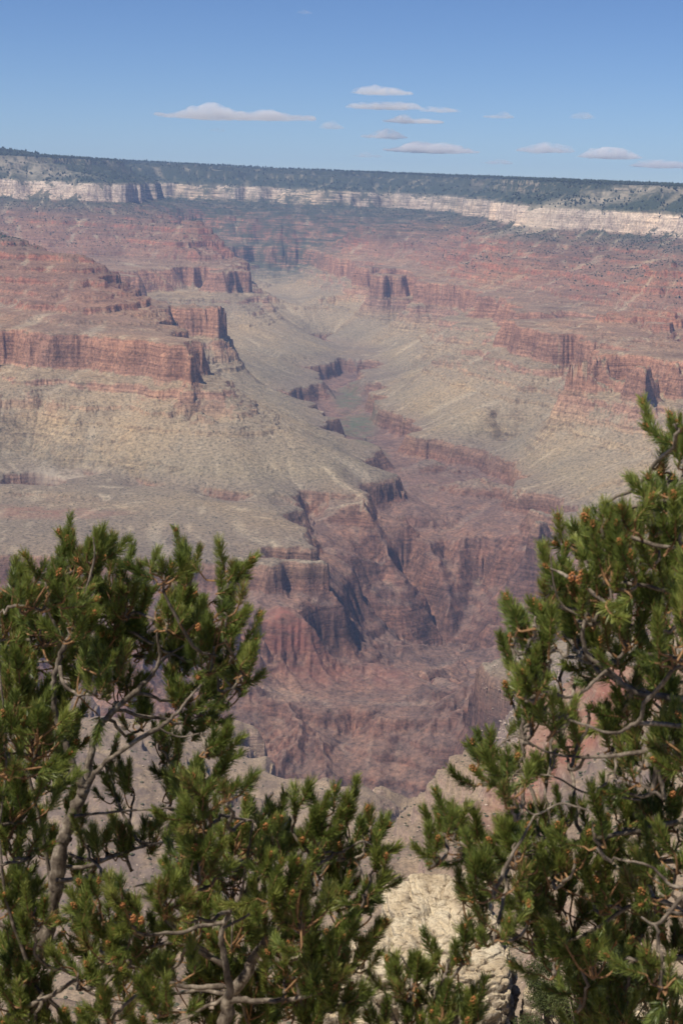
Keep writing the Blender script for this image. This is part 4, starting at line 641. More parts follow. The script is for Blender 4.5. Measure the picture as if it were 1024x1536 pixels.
PINES = [{'base': (-1.083, 4.676, -2.817), 'limbs': [[(-1.083, 4.676, -2.817, 0.0348), (-1.018, 4.691, -2.611, 0.0317), (-0.975, 4.7, -2.475, 0.0285), (-0.916, 4.712, -2.317, 0.0264), (-0.881, 4.718, -2.159, 0.0253), (-0.864, 4.722, -2.024, 0.0232), (-0.826, 4.728, -1.913, 0.0201), (-0.79, 4.734, -1.829, 0.019)], [(-0.782, 4.685, -1.81, 0.0178), (-0.824, 4.678, -1.717, 0.0115), (-0.848, 4.674, -1.639, 0.0104), (-0.867, 4.67, -1.563, 0.0094), (-0.875, 4.669, -1.477, 0.0084), (-0.86, 4.672, -1.402, 0.0089), (-0.828, 4.677, -1.325, 0.0078), (-0.801, 4.682, -1.266, 0.0057), (-0.773, 4.687, -1.171, 0.0042), (-0.749, 4.691, -1.067, 0.0031), (-0.752, 4.69, -1.005, 0.0021)], [(-0.86, 4.824, -1.375, 0.0054), (-0.892, 4.818, -1.326, 0.0049), (-0.916, 4.814, -1.271, 0.0038), (-0.936, 4.81, -1.195, 0.0027)], [(-0.807, 4.833, -1.868, 0.0172), (-0.783, 4.837, -1.75, 0.0119), (-0.762, 4.84, -1.666, 0.0113), (-0.728, 4.846, -1.622, 0.0097), (-0.657, 4.856, -1.556, 0.0092), (-0.598, 4.863, -1.494, 0.0065), (-0.569, 4.867, -1.437, 0.0054), (-0.577, 4.866, -1.364, 0.0043), (-0.569, 4.867, -1.298, 0.0038), (-0.544, 4.87, -1.221, 0.0032), (-0.524, 4.872, -1.134, 0.0022)], [(-0.616, 5.012, -1.54, 0.005), (-0.564, 5.018, -1.474, 0.0044), (-0.478, 5.027, -1.417, 0.0033), (-0.391, 5.035, -1.349, 0.0028), (-0.359, 5.037, -1.235, 0.0022)], [(-0.758, 4.537, -1.753, 0.0101), (-0.712, 4.545, -1.691, 0.0071), (-0.636, 4.556, -1.629, 0.0071), (-0.537, 4.569, -1.567, 0.0071), (-0.485, 4.574, -1.525, 0.0051), (-0.438, 4.579, -1.462, 0.004), (-0.39, 4.583, -1.412, 0.003), (-0.335, 4.588, -1.353, 0.002)], [(-0.525, 4.469, -1.533, 0.003), (-0.463, 4.476, -1.561, 0.0025), (-0.404, 4.482, -1.551, 0.002)], [(-0.788, 4.532, -1.844, 0.0061), (-0.712, 4.545, -1.836, 0.004), (-0.602, 4.56, -1.829, 0.0035), (-0.461, 4.577, -1.821, 0.0025)], [(-0.923, 5.016, -2.222, 0.0079), (-0.835, 5.031, -2.226, 0.0073), (-0.741, 5.046, -2.191, 0.0067), (-0.63, 5.061, -2.156, 0.0045), (-0.54, 5.071, -2.134, 0.0034), (-0.455, 5.08, -2.067, 0.0022)], [(-0.831, 4.473, -2.025, 0.008), (-0.705, 4.495, -2.027, 0.006), (-0.642, 4.505, -2.068, 0.0055), (-0.541, 4.518, -2.107, 0.005), (-0.488, 4.524, -2.174, 0.006), (-0.427, 4.53, -2.241, 0.0055), (-0.34, 4.537, -2.305, 0.004)], [(-0.932, 4.963, -2.295, 0.0078), (-0.969, 4.956, -2.079, 0.0061), (-1.001, 4.95, -1.913, 0.0056), (-1.033, 4.943, -1.795, 0.005), (-1.023, 4.945, -1.612, 0.0039), (-1.0, 4.95, -1.455, 0.0028), (-1.01, 4.948, -1.275, 0.0022)], [(-0.952, 4.807, -2.364, 0.0086), (-1.035, 4.789, -2.346, 0.0075), (-1.137, 4.766, -2.257, 0.0054), (-1.154, 4.762, -2.072, 0.0043)], [(-0.903, 4.357, -2.23, 0.0059), (-0.958, 4.346, -2.034, 0.0049), (-0.973, 4.342, -1.825, 0.0039), (-0.951, 4.347, -1.58, 0.0029), (-0.966, 4.344, -1.319, 0.0024), (-0.964, 4.344, -1.161, 0.002)], [(-0.974, 4.393, -2.435, 0.0079), (-0.896, 4.41, -2.398, 0.0074), (-0.825, 4.424, -2.366, 0.0069), (-0.758, 4.436, -2.322, 0.0059), (-0.679, 4.449, -2.27, 0.004), (-0.619, 4.457, -2.185, 0.0025)], [(-0.769, 4.383, -2.315, 0.0044), (-0.671, 4.399, -2.375, 0.0044), (-0.552, 4.416, -2.402, 0.0039), (-0.452, 4.427, -2.45, 0.0029)]], 'tufts': [(-0.789, 4.847, -1.14, 0.071), (-0.854, 4.944, -1.129, 0.047), (-0.771, 5.007, -1.125, 0.039), (-0.77, 5.141, -1.304, 0.099), (-0.69, 4.968, -1.281, 0.064), (-0.865, 5.107, -1.298, 0.079), (-0.821, 4.298, -1.079, 0.063), (-0.974, 4.669, -1.195, 0.061), (-1.137, 5.073, -1.377, 0.077), (-0.943, 4.843, -1.321, 0.094), (-1.039, 5.055, -1.495, 0.109), (-0.795, 5.088, -1.452, 0.109), (-0.715, 5.151, -1.444, 0.088), (-0.711, 4.545, -1.39, 0.074), (-0.788, 4.532, -1.234, 0.066), (-0.502, 4.423, -1.078, 0.056), (-0.463, 4.75, -1.13, 0.04), (-0.355, 4.558, -1.096, 0.05), (-0.525, 4.811, -1.275, 0.078), (-0.44, 4.847, -1.326, 0.086), (-0.319, 4.35, -1.163, 0.041), (-0.374, 4.53, -1.321, 0.077), (-0.31, 4.591, -1.387, 0.051), (-0.504, 5.075, -1.498, 0.065), (-0.398, 5.159, -1.631, 0.074), (-0.453, 5.019, -1.676, 0.064), (-0.283, 4.485, -1.36, 0.029), (-0.587, 5.033, -1.766, 0.039), (-0.377, 4.459, -1.588, 0.045), (-1.026, 4.797, -1.574, 0.104), (-0.876, 4.377, -1.536, 0.091), (-0.934, 4.25, -1.553, 0.083), (-0.965, 5.043, -1.897, 0.074), (-0.934, 4.441, -1.751, 0.086), (-0.96, 4.441, -1.884, 0.067), (-0.927, 5.066, -1.681, 0.074), (-0.592, 5.201, -1.909, 0.049), (-0.56, 5.104, -1.969, 0.052), (-0.692, 5.154, -2.004, 0.035), (-0.724, 5.048, -2.124, 0.039), (-0.628, 5.162, -2.179, 0.048), (-0.75, 4.549, -1.947, 0.027), (-1.095, 5.099, -2.322, 0.075), (-0.98, 4.735, -2.259, 0.053), (-0.715, 5.151, -1.632, 0.057), (-0.443, 4.94, -1.891, 0.055), (-0.346, 4.521, -1.676, 0.038), (-1.156, 5.067, -1.995, 0.088), (-0.915, 5.119, -1.841, 0.053), (-0.797, 5.24, -1.929, 0.04), (-0.501, 4.946, -1.573, 0.05), (-1.01, 5.121, -2.182, 0.057), (-1.112, 5.033, -2.538, 0.074), (-0.899, 4.531, -2.438, 0.059), (-1.002, 4.566, -2.529, 0.067), (-0.779, 4.431, -2.493, 0.053), (-0.874, 4.395, -2.53, 0.057), (-0.917, 5.119, -2.033, 0.04), (-0.954, 4.5, -2.312, 0.07), (-0.879, 4.362, -2.091, 0.056), (-1.025, 4.382, -2.061, 0.076), (-0.954, 4.398, -2.369, 0.069), (-0.874, 5.126, -2.328, 0.057), (-0.783, 5.141, -2.184, 0.044), (-0.917, 5.017, -1.481, 0.056), (-0.657, 5.057, -1.718, 0.039)], 'needle': 0.029, 'length': 0.075, 'per': 0.0088, 'dens': 1.15, 'seed': 3, 'label': 'broad pinyon pine with bare grey forked trunk rising at the far left of the viewpoint'}, {'base': (-0.328, 4.438, -2.699), 'limbs': [[(-0.328, 4.438, -2.699, 0.0259), (-0.32, 4.439, -2.519, 0.0238), (-0.301, 4.44, -2.386, 0.0207), (-0.232, 4.444, -2.255, 0.0166), (-0.153, 4.447, -2.124, 0.0124), (-0.095, 4.449, -1.993, 0.0083), (-0.042, 4.45, -1.886, 0.0047), (-0.0, 4.45, -1.789, 0.0026)], [(-0.281, 4.141, -2.225, 0.0126), (-0.295, 4.139, -2.102, 0.0097), (-0.307, 4.139, -2.021, 0.0087), (-0.282, 4.14, -1.953, 0.0068), (-0.253, 4.142, -1.897, 0.0043), (-0.239, 4.143, -1.801, 0.0034), (-0.222, 4.144, -1.682, 0.0024)], [(-0.3, 4.089, -1.981, 0.0038), (-0.234, 4.093, -1.945, 0.0038), (-0.187, 4.096, -1.901, 0.0029), (-0.143, 4.098, -1.857, 0.0019)], [(-0.319, 4.539, -2.327, 0.0106), (-0.423, 4.53, -2.259, 0.0085), (-0.505, 4.522, -2.169, 0.0064), (-0.545, 4.517, -2.058, 0.0048), (-0.606, 4.51, -2.057, 0.0026)], [(-0.314, 4.339, -2.289, 0.0091), (-0.423, 4.329, -2.288, 0.0071), (-0.54, 4.316, -2.241, 0.0051), (-0.637, 4.303, -2.174, 0.0035), (-0.694, 4.294, -2.066, 0.0025)], [(-0.237, 4.544, -2.305, 0.0106), (-0.113, 4.549, -2.304, 0.0085), (-0.011, 4.55, -2.235, 0.0058), (0.07, 4.549, -2.144, 0.0037)], [(-0.287, 4.24, -2.279, 0.0099), (-0.142, 4.248, -2.279, 0.0074), (-0.025, 4.25, -2.256, 0.0049), (0.071, 4.249, -2.232, 0.003)], [(-0.164, 4.747, -2.267, 0.0066), (-0.209, 4.745, -2.106, 0.005), (-0.296, 4.741, -1.993, 0.0039), (-0.382, 4.735, -1.903, 0.0028)], [(-0.055, 4.35, -1.885, 0.004), (0.022, 4.35, -1.862, 0.0035), (0.09, 4.349, -1.823, 0.003), (0.15, 4.347, -1.868, 0.002)], [(-0.432, 4.63, -2.309, 0.0054), (-0.412, 4.632, -2.151, 0.0043), (-0.414, 4.632, -2.017, 0.0032), (-0.435, 4.63, -1.885, 0.0022)]], 'tufts': [(-0.344, 4.044, -1.628, 0.069), (-0.295, 4.261, -1.784, 0.087), (-0.426, 4.523, -1.747, 0.038), (-0.278, 3.993, -1.568, 0.03), (-0.205, 4.606, -1.925, 0.082), (-0.115, 4.303, -1.745, 0.047), (-0.038, 4.279, -1.748, 0.058), (0.043, 4.736, -1.917, 0.06), (0.086, 4.432, -1.862, 0.053), (0.143, 4.282, -1.879, 0.036), (0.112, 4.432, -1.827, 0.034), (-0.059, 4.634, -2.0, 0.088), (-0.142, 4.049, -1.808, 0.086), (-0.324, 4.867, -2.201, 0.103), (-0.357, 4.005, -1.775, 0.068), (-0.441, 4.654, -1.974, 0.059), (0.006, 4.76, -2.148, 0.081), (-0.084, 4.015, -1.888, 0.085), (-0.205, 4.705, -2.261, 0.1), (-0.286, 4.32, -2.1, 0.082), (-0.4, 4.503, -2.148, 0.076), (-0.445, 3.983, -1.864, 0.059), (-0.538, 4.006, -1.901, 0.058), (-0.646, 4.112, -1.95, 0.063), (-0.797, 4.794, -2.372, 0.082), (-0.574, 4.137, -2.06, 0.088), (-0.54, 4.649, -2.335, 0.089), (-0.427, 4.818, -2.463, 0.102), (-0.296, 4.839, -2.494, 0.092), (-0.127, 4.308, -2.174, 0.091), (-0.01, 4.319, -2.113, 0.082), (0.058, 4.472, -2.11, 0.064), (0.087, 4.697, -2.365, 0.06), (0.012, 4.097, -2.125, 0.078), (-0.113, 4.672, -2.496, 0.099), (-0.243, 4.711, -2.567, 0.1), (-0.398, 4.757, -2.597, 0.091), (-0.464, 4.006, -2.151, 0.077), (-0.667, 4.805, -2.535, 0.074), (0.042, 4.082, -2.217, 0.06), (-0.65, 4.257, -2.354, 0.047), (-0.046, 4.55, -2.519, 0.077), (-0.314, 4.816, -2.699, 0.061), (-0.725, 4.244, -2.222, 0.047), (-0.515, 4.804, -2.155, 0.049), (-0.537, 4.458, -2.483, 0.046), (0.093, 4.28, -1.966, 0.036)], 'needle': 0.029, 'length': 0.075, 'per': 0.0084, 'dens': 1.0, 'seed': 8, 'label': 'low dense bushy pine spreading between the forked pine and the pale limestone outcrop'}, {'base': (1.207, 3.709, -2.25), 'limbs': [[(1.238, 3.804, -2.308, 0.0457), (1.184, 3.821, -2.013, 0.0426), (1.132, 3.837, -1.741, 0.0376), (1.083, 3.851, -1.509, 0.0325), (1.039, 3.863, -1.334, 0.0254), (1.0, 3.873, -1.125, 0.0193), (0.962, 3.882, -0.919, 0.0142), (0.927, 3.891, -0.749, 0.0091), (0.885, 3.901, -0.599, 0.0051), (0.847, 3.909, -0.501, 0.0025)], [(0.965, 3.675, -1.168, 0.0106), (0.872, 3.699, -1.161, 0.0096), (0.746, 3.726, -1.156, 0.0082), (0.664, 3.742, -1.104, 0.0072), (0.606, 3.751, -1.052, 0.0058), (0.607, 3.751, -0.938, 0.0048), (0.617, 3.75, -0.829, 0.0039), (0.619, 3.749, -0.705, 0.0024)], [(0.988, 3.876, -1.056, 0.0091), (0.902, 3.897, -0.976, 0.0071), (0.831, 3.913, -0.877, 0.0056), (0.8, 3.919, -0.776, 0.0041), (0.779, 3.923, -0.691, 0.0025)], [(0.601, 3.702, -0.967, 0.0033), (0.536, 3.712, -0.93, 0.0029), (0.513, 3.715, -0.857, 0.0024), (0.506, 3.716, -0.808, 0.0019)], [(0.646, 3.643, -1.075, 0.0047), (0.572, 3.656, -1.147, 0.0042), (0.5, 3.666, -1.127, 0.0038), (0.457, 3.672, -1.063, 0.0028), (0.425, 3.676, -0.99, 0.0019)], [(0.99, 3.669, -1.318, 0.0096), (0.895, 3.693, -1.278, 0.0087), (0.832, 3.708, -1.265, 0.0077), (0.797, 3.716, -1.332, 0.0068), (0.786, 3.718, -1.412, 0.0058), (0.73, 3.729, -1.418, 0.0034), (0.696, 3.736, -1.386, 0.0019)], [(0.83, 3.503, -1.164, 0.0064), (0.711, 3.529, -1.168, 0.0055), (0.653, 3.54, -1.198, 0.0037), (0.56, 3.556, -1.177, 0.0032), (0.489, 3.567, -1.159, 0.0023)], [(0.811, 3.61, -1.243, 0.0066), (0.72, 3.629, -1.277, 0.0056), (0.611, 3.649, -1.298, 0.0038), (0.516, 3.664, -1.292, 0.0028), (0.442, 3.673, -1.258, 0.0023), (0.395, 3.679, -1.287, 0.0019)], [(1.038, 3.863, -1.552, 0.0102), (0.939, 3.888, -1.547, 0.0081), (0.808, 3.918, -1.59, 0.0066), (0.673, 3.943, -1.632, 0.0061), (0.557, 3.961, -1.67, 0.0046), (0.485, 3.97, -1.706, 0.0036), (0.387, 3.981, -1.685, 0.0025), (0.297, 3.989, -1.653, 0.002)], [(1.12, 3.944, -1.925, 0.0135), (0.999, 3.976, -1.886, 0.0104), (0.892, 4.002, -1.824, 0.0073), (0.806, 4.02, -1.858, 0.0062), (0.691, 4.041, -1.954, 0.0052), (0.563, 4.061, -1.983, 0.0031), (0.469, 4.073, -1.938, 0.0021)], [(1.0, 3.562, -1.583, 0.0094), (0.909, 3.587, -1.58, 0.0075), (0.857, 3.599, -1.63, 0.0056), (0.801, 3.612, -1.708, 0.0047), (0.761, 3.621, -1.695, 0.0023)], [(0.909, 3.587, -1.58, 0.0056), (0.834, 3.605, -1.607, 0.0047), (0.776, 3.618, -1.562, 0.0033), (0.705, 3.632, -1.553, 0.0023)], [(1.143, 4.041, -1.913, 0.0117), (1.011, 4.076, -2.014, 0.0096), (0.871, 4.109, -2.054, 0.0064), (0.725, 4.137, -2.042, 0.0043), (0.633, 4.152, -2.052, 0.0027)], [(1.148, 4.04, -1.737, 0.0107), (0.976, 4.085, -1.742, 0.008), (0.801, 4.123, -1.783, 0.0059), (0.658, 4.148, -1.818, 0.0043), (0.551, 4.164, -1.898, 0.0032), (0.421, 4.179, -1.909, 0.0021)], [(0.602, 3.549, -1.394, 0.0023), (0.539, 3.559, -1.383, 0.0023), (0.478, 3.568, -1.416, 0.0023), (0.429, 3.574, -1.366, 0.0018)], [(0.783, 3.821, -1.469, 0.0035), (0.65, 3.845, -1.465, 0.003), (0.564, 3.859, -1.427, 0.0025), (0.462, 3.873, -1.426, 0.002)]], 'tufts': [(0.788, 3.67, -0.527, 0.038), (0.757, 3.562, -0.478, 0.022), (0.758, 3.481, -0.563, 0.027), (0.605, 3.568, -0.706, 0.034), (0.659, 3.997, -0.823, 0.045), (0.84, 4.214, -0.805, 0.04), (0.75, 3.551, -0.668, 0.034), (0.753, 3.458, -0.695, 0.042), (0.655, 4.239, -0.897, 0.047), (0.657, 3.872, -0.852, 0.056), (0.709, 3.758, -0.78, 0.036), (0.737, 3.616, -0.773, 0.044), (0.842, 3.885, -0.881, 0.057), (0.57, 4.122, -0.965, 0.03), (0.528, 3.828, -0.938, 0.038), (0.594, 3.791, -0.903, 0.058), (0.611, 3.492, -0.827, 0.057), (0.676, 4.178, -1.054, 0.061), (0.665, 3.463, -0.803, 0.042), (0.695, 3.832, -0.958, 0.049), (0.59, 4.129, -1.064, 0.039), (0.461, 3.575, -0.944, 0.034), (0.549, 4.048, -1.108, 0.041), (0.632, 4.213, -1.152, 0.05), (0.458, 3.978, -1.109, 0.03), (0.493, 4.101, -1.203, 0.045), (0.449, 3.557, -1.092, 0.042), (0.516, 3.813, -1.204, 0.039), (0.497, 3.585, -1.043, 0.034), (0.645, 4.049, -1.152, 0.045), (0.716, 4.114, -1.122, 0.049), (0.683, 3.673, -1.017, 0.035), (0.798, 3.779, -0.976, 0.039), (0.932, 4.197, -1.139, 0.062), (0.833, 4.098, -1.17, 0.046), (0.883, 4.189, -1.272, 0.069), (0.841, 3.77, -1.216, 0.062), (0.731, 3.821, -1.18, 0.046), (0.807, 4.003, -1.331, 0.066), (0.705, 3.819, -1.303, 0.043), (0.803, 3.645, -1.261, 0.054), (0.625, 3.772, -1.219, 0.032), (0.516, 3.58, -1.196, 0.031), (0.49, 3.77, -1.254, 0.035), (0.498, 4.262, -1.348, 0.036), (0.486, 4.24, -1.459, 0.027), (0.42, 3.979, -1.437, 0.037), (0.385, 3.88, -1.427, 0.031), (0.431, 3.746, -1.401, 0.035), (0.426, 3.546, -1.369, 0.033), (0.473, 3.688, -1.371, 0.022), (0.576, 4.085, -1.532, 0.03), (0.642, 4.144, -1.456, 0.032), (0.763, 3.711, -1.337, 0.058), (0.897, 4.03, -1.487, 0.063), (0.88, 4.025, -1.577, 0.066), (0.799, 3.976, -1.56, 0.045), (0.908, 3.928, -1.612, 0.058), (0.299, 4.097, -1.695, 0.031), (0.261, 3.782, -1.627, 0.03), (0.347, 4.049, -1.701, 0.041), (0.3, 3.713, -1.525, 0.02), (0.401, 3.868, -1.623, 0.039), (0.409, 4.095, -1.774, 0.049), (0.473, 4.025, -1.63, 0.041), (0.452, 3.708, -1.568, 0.054), (0.566, 4.219, -1.693, 0.036), (0.572, 3.979, -1.646, 0.044), (0.518, 3.931, -1.737, 0.067), (0.382, 3.488, -1.56, 0.05), (0.61, 3.89, -1.571, 0.03), (0.637, 3.645, -1.471, 0.031), (0.737, 3.97, -1.672, 0.065), (0.621, 3.82, -1.633, 0.056), (0.635, 4.104, -1.851, 0.079), (0.529, 3.983, -1.856, 0.068), (0.417, 4.117, -1.922, 0.049), (0.42, 3.755, -1.807, 0.042), (0.718, 3.95, -1.778, 0.085), (0.815, 4.008, -1.729, 0.069), (0.887, 4.067, -1.846, 0.079), (0.85, 3.683, -1.617, 0.056), (0.789, 4.099, -1.963, 0.079), (0.685, 4.14, -1.986, 0.08), (0.556, 4.012, -1.963, 0.055), (0.885, 4.188, -2.045, 0.072), (0.971, 4.153, -2.009, 0.072), (0.694, 3.852, -1.937, 0.06), (0.593, 3.878, -1.953, 0.04), (0.802, 3.543, -1.815, 0.046), (0.387, 4.151, -2.04, 0.025), (0.848, 4.164, -2.136, 0.054), (0.714, 4.139, -2.178, 0.068), (0.844, 4.114, -2.212, 0.08), (0.962, 4.088, -2.215, 0.075), (0.794, 4.226, -2.348, 0.069), (0.855, 3.786, -0.641, 0.046), (0.919, 3.948, -0.771, 0.065), (0.911, 3.973, -0.873, 0.062), (0.837, 3.998, -0.661, 0.028), (0.847, 3.538, -0.847, 0.058), (0.905, 4.024, -0.743, 0.045), (0.742, 3.895, -1.008, 0.044), (0.776, 3.957, -0.952, 0.044), (0.644, 3.782, -0.93, 0.045), (0.608, 3.953, -1.045, 0.041), (0.912, 4.018, -1.0, 0.059), (0.69, 3.95, -1.131, 0.041), (0.754, 4.006, -1.173, 0.041), (0.824, 3.424, -0.882, 0.089), (0.885, 3.518, -1.227, 0.092), (0.963, 3.731, -1.653, 0.098)], 'needle': 0.028, 'length': 0.08, 'dens': 0.88, 'per': 0.0092, 'seed': 21, 'label': 'tall pine reaching in from the right with bottlebrush shoots and round orange cones'}, {'base': (0.293, 4.19, -2.53), 'limbs': [[(0.293, 4.19, -2.53, 0.0085), (0.277, 4.191, -2.362, 0.0075), (0.26, 4.192, -2.238, 0.0053), (0.232, 4.194, -2.156, 0.0037), (0.201, 4.195, -2.1, 0.0021)], [(0.269, 4.191, -2.3, 0.0043), (0.319, 4.188, -2.192, 0.0032), (0.353, 4.185, -2.076, 0.0021)], [(0.279, 4.191, -2.362, 0.0043), (0.361, 4.184, -2.293, 0.0032), (0.406, 4.18, -2.227, 0.0021)], [(0.275, 4.191, -2.341, 0.0043), (0.209, 4.195, -2.324, 0.0032), (0.172, 4.196, -2.253, 0.0021)]], 'tufts': [(0.189, 4.232, -2.173, 0.036), (0.235, 4.126, -2.158, 0.038), (0.33, 4.232, -2.161, 0.04), (0.299, 4.221, -2.227, 0.032), (0.367, 4.074, -2.058, 0.022), (0.25, 4.186, -2.293, 0.043), (0.167, 4.131, -2.286, 0.042), (0.315, 4.081, -2.246, 0.048), (0.394, 4.093, -2.234, 0.045), (0.284, 4.146, -2.339, 0.042)], 'needle': 0.029, 'length': 0.08, 'per': 0.0075, 'seed': 30, 'label': 'small young pine poking up in front of the cream limestone outcrop'}]
BIG_CONES = [(2, (0.545, 3.508, -0.832)), (2, (0.531, 3.53, -0.832)), (2, (0.55, 3.497, -0.817)), (0, (-0.403, 4.382, -1.207)), (0, (-0.734, 4.338, -1.04)), (1, (-0.083, 4.049, -1.822)), (1, (-0.526, 3.915, -1.886)), (1, (-0.505, 3.918, -1.892))]
for i, sp in enumerate(PINES):
    build_pine(sp, [c for k, c in BIG_CONES if k == i])


# ------------------------------------------------------------------ ground at the viewpoint, limestone outcrop, juniper
def limestone_material():
    m, nt, p, out = mat_new('limestone'); b = NB(nt)
    geo = nt.nodes.new('ShaderNodeNewGeometry'); pos = geo.outputs['Position']
    sepn = nt.nodes.new('ShaderNodeSeparateXYZ'); nt.links.new(geo.outputs['Normal'], sepn.inputs[0])
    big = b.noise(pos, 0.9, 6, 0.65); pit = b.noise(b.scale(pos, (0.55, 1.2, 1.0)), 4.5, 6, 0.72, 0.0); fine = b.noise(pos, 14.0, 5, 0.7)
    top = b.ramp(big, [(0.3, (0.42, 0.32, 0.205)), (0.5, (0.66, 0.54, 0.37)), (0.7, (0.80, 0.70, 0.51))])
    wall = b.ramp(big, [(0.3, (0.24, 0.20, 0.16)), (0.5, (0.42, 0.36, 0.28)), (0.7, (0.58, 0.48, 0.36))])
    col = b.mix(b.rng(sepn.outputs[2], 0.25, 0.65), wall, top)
    col = b.mix(1.0, col, b.ramp(pit, [(0.35, (0.38, 0.34, 0.31)), (0.47, (1, 1, 1)), (0.7, (1.12, 1.1, 1.06))]), 'MULTIPLY')
    col = b.mix(1.0, col, b.ramp(fine, [(0.3, (0.75, 0.74, 0.72)), (0.6, (1.05, 1.05, 1.05))]), 'MULTIPLY')
    nt.links.new(col, p.inputs['Base Color'])
    bump = nt.nodes.new('ShaderNodeBump'); bump.inputs['Strength'].default_value = 1.0; bump.inputs['Distance'].default_value = 0.16
    nt.links.new(b.math('ADD', pit, b.math('MULTIPLY', fine, 0.35)), bump.inputs['Height']); nt.links.new(bump.outputs[0], p.inputs['Normal'])
    return m
limestone = limestone_material()

def cells3(x, y, z, seed):
    """cellular noise: a random value per nearest cell, and the gap to the next cell (small along the joints)"""
    ix, iy, iz = np.floor(x), np.floor(y), np.floor(z); f1 = np.full(x.shape, 9.0); f2 = f1.copy(); val = np.zeros(x.shape)
    for a in (-1, 0, 1):
        for b in (-1, 0, 1):
            for c in (-1, 0, 1):
                u, v, w = ix + a, iy + b, iz + c; k1 = u + 57 * w; k2 = v - 131 * w
                d = np.sqrt((u + _hash(k1, k2, seed) - x) ** 2 + (v + _hash(k1, k2, seed + 1) - y) ** 2 + (w + _hash(k1, k2, seed + 2) - z) ** 2)
                nr = d < f1; f2 = np.where(nr, f1, np.minimum(f2, d)); val = np.where(nr, _hash(k1, k2, seed + 3), val); f1 = np.where(nr, d, f1)
    return val, f2 - f1

def rock_block(name, c, half, seed, n=70, power=5.0, rot=0.0, tilt=(0, 0), rough=1.0):
    """a weathered block: a squared-off boulder cut by bedding ledges and joints"""
    t = np.linspace(-1, 1, n); A, B_ = np.meshgrid(t, t, indexing='ij'); vs = []; fs = []; k = 0
    for ax in range(3):
        for sg in (-1, 1):
            P = np.empty((n, n, 3)); o = [i for i in range(3) if i != ax]
            P[..., ax] = sg; P[..., o[0]] = A; P[..., o[1]] = B_
            vs.append(P.reshape(-1, 3)); i = np.arange(n * n).reshape(n, n)
            f = np.stack([i[:-1, :-1], i[1:, :-1], i[1:, 1:], i[:-1, 1:]], 2).reshape(-1, 4)
            if (sg > 0) == (ax == 1): f = f[:, ::-1]
            fs.append(f + k); k += n * n
    P = np.vstack(vs); F_ = np.vstack(fs)
    r = (np.abs(P) ** power).sum(1) ** (1 / power); P = P / r[:, None]
    N_ = P / np.linalg.norm(P, axis=1)[:, None]
    W_ = P * np.array(half); x, y, z = W_[:, 0] + seed * 3.1, W_[:, 1] + seed, W_[:, 2]
    n3 = lambda s_, o_, sd: (fbm(x / s_ + 0.37 * z / s_, y / s_ - 0.21 * z / s_, o_, sd) + fbm(y / s_ + 4.1, z / s_, o_, sd + 50) + fbm(z / s_ - 2.2, x / s_, o_, sd + 90)) / 1.7
    d = 0.20 * n3(1.5, 3, seed) + 0.07 * n3(0.4, 3, seed + 7)
    zz = (z + 0.12 * n3(1.0, 2, seed + 3)) / 0.42; lf = zz - np.floor(zz)
    sidew = 1 - np.abs(N_[:, 2]) ** 4
    d -= sidew * 0.16 * np.exp(-((lf - 0.5) / 0.12) ** 2) * (0.4 + _hash(np.floor(zz), np.floor(x * 0.3), seed))
    jt = ridged(x / 1.1 + 0.1 * z, y / 1.1, 2, seed + 11); d -= 0.30 * np.clip(jt - 0.62, 0, 1) * 2.2
    for cs, am in ((0.85, 0.20), (0.34, 0.085), (0.14, 0.03)):
        cv, gap = cells3(x / cs + 0.3 * n3(0.8, 2, seed + 21), y / cs, z / (cs * 0.55), seed + int(cs * 100))
        d += am * (cv - 0.5) - am * 0.9 * np.exp(-gap / 0.07)
    W_ = W_ + N_ * (d * rough)[:, None]
    W_[:, 2] += tilt[0] * W_[:, 0] + tilt[1] * W_[:, 1]
    ca, sa = math.cos(rot), math.sin(rot)
    W_ = np.stack([W_[:, 0] * ca - W_[:, 1] * sa, W_[:, 0] * sa + W_[:, 1] * ca, W_[:, 2]], 1) + np.array(c)
    # weld the seams of the six sides
    key = np.round(P * 4000).astype(np.int64); _, first, inv = np.unique(key, axis=0, return_index=True, return_inverse=True)
    return mesh_from(name, W_[first], inv.reshape(-1)[F_], limestone, True)

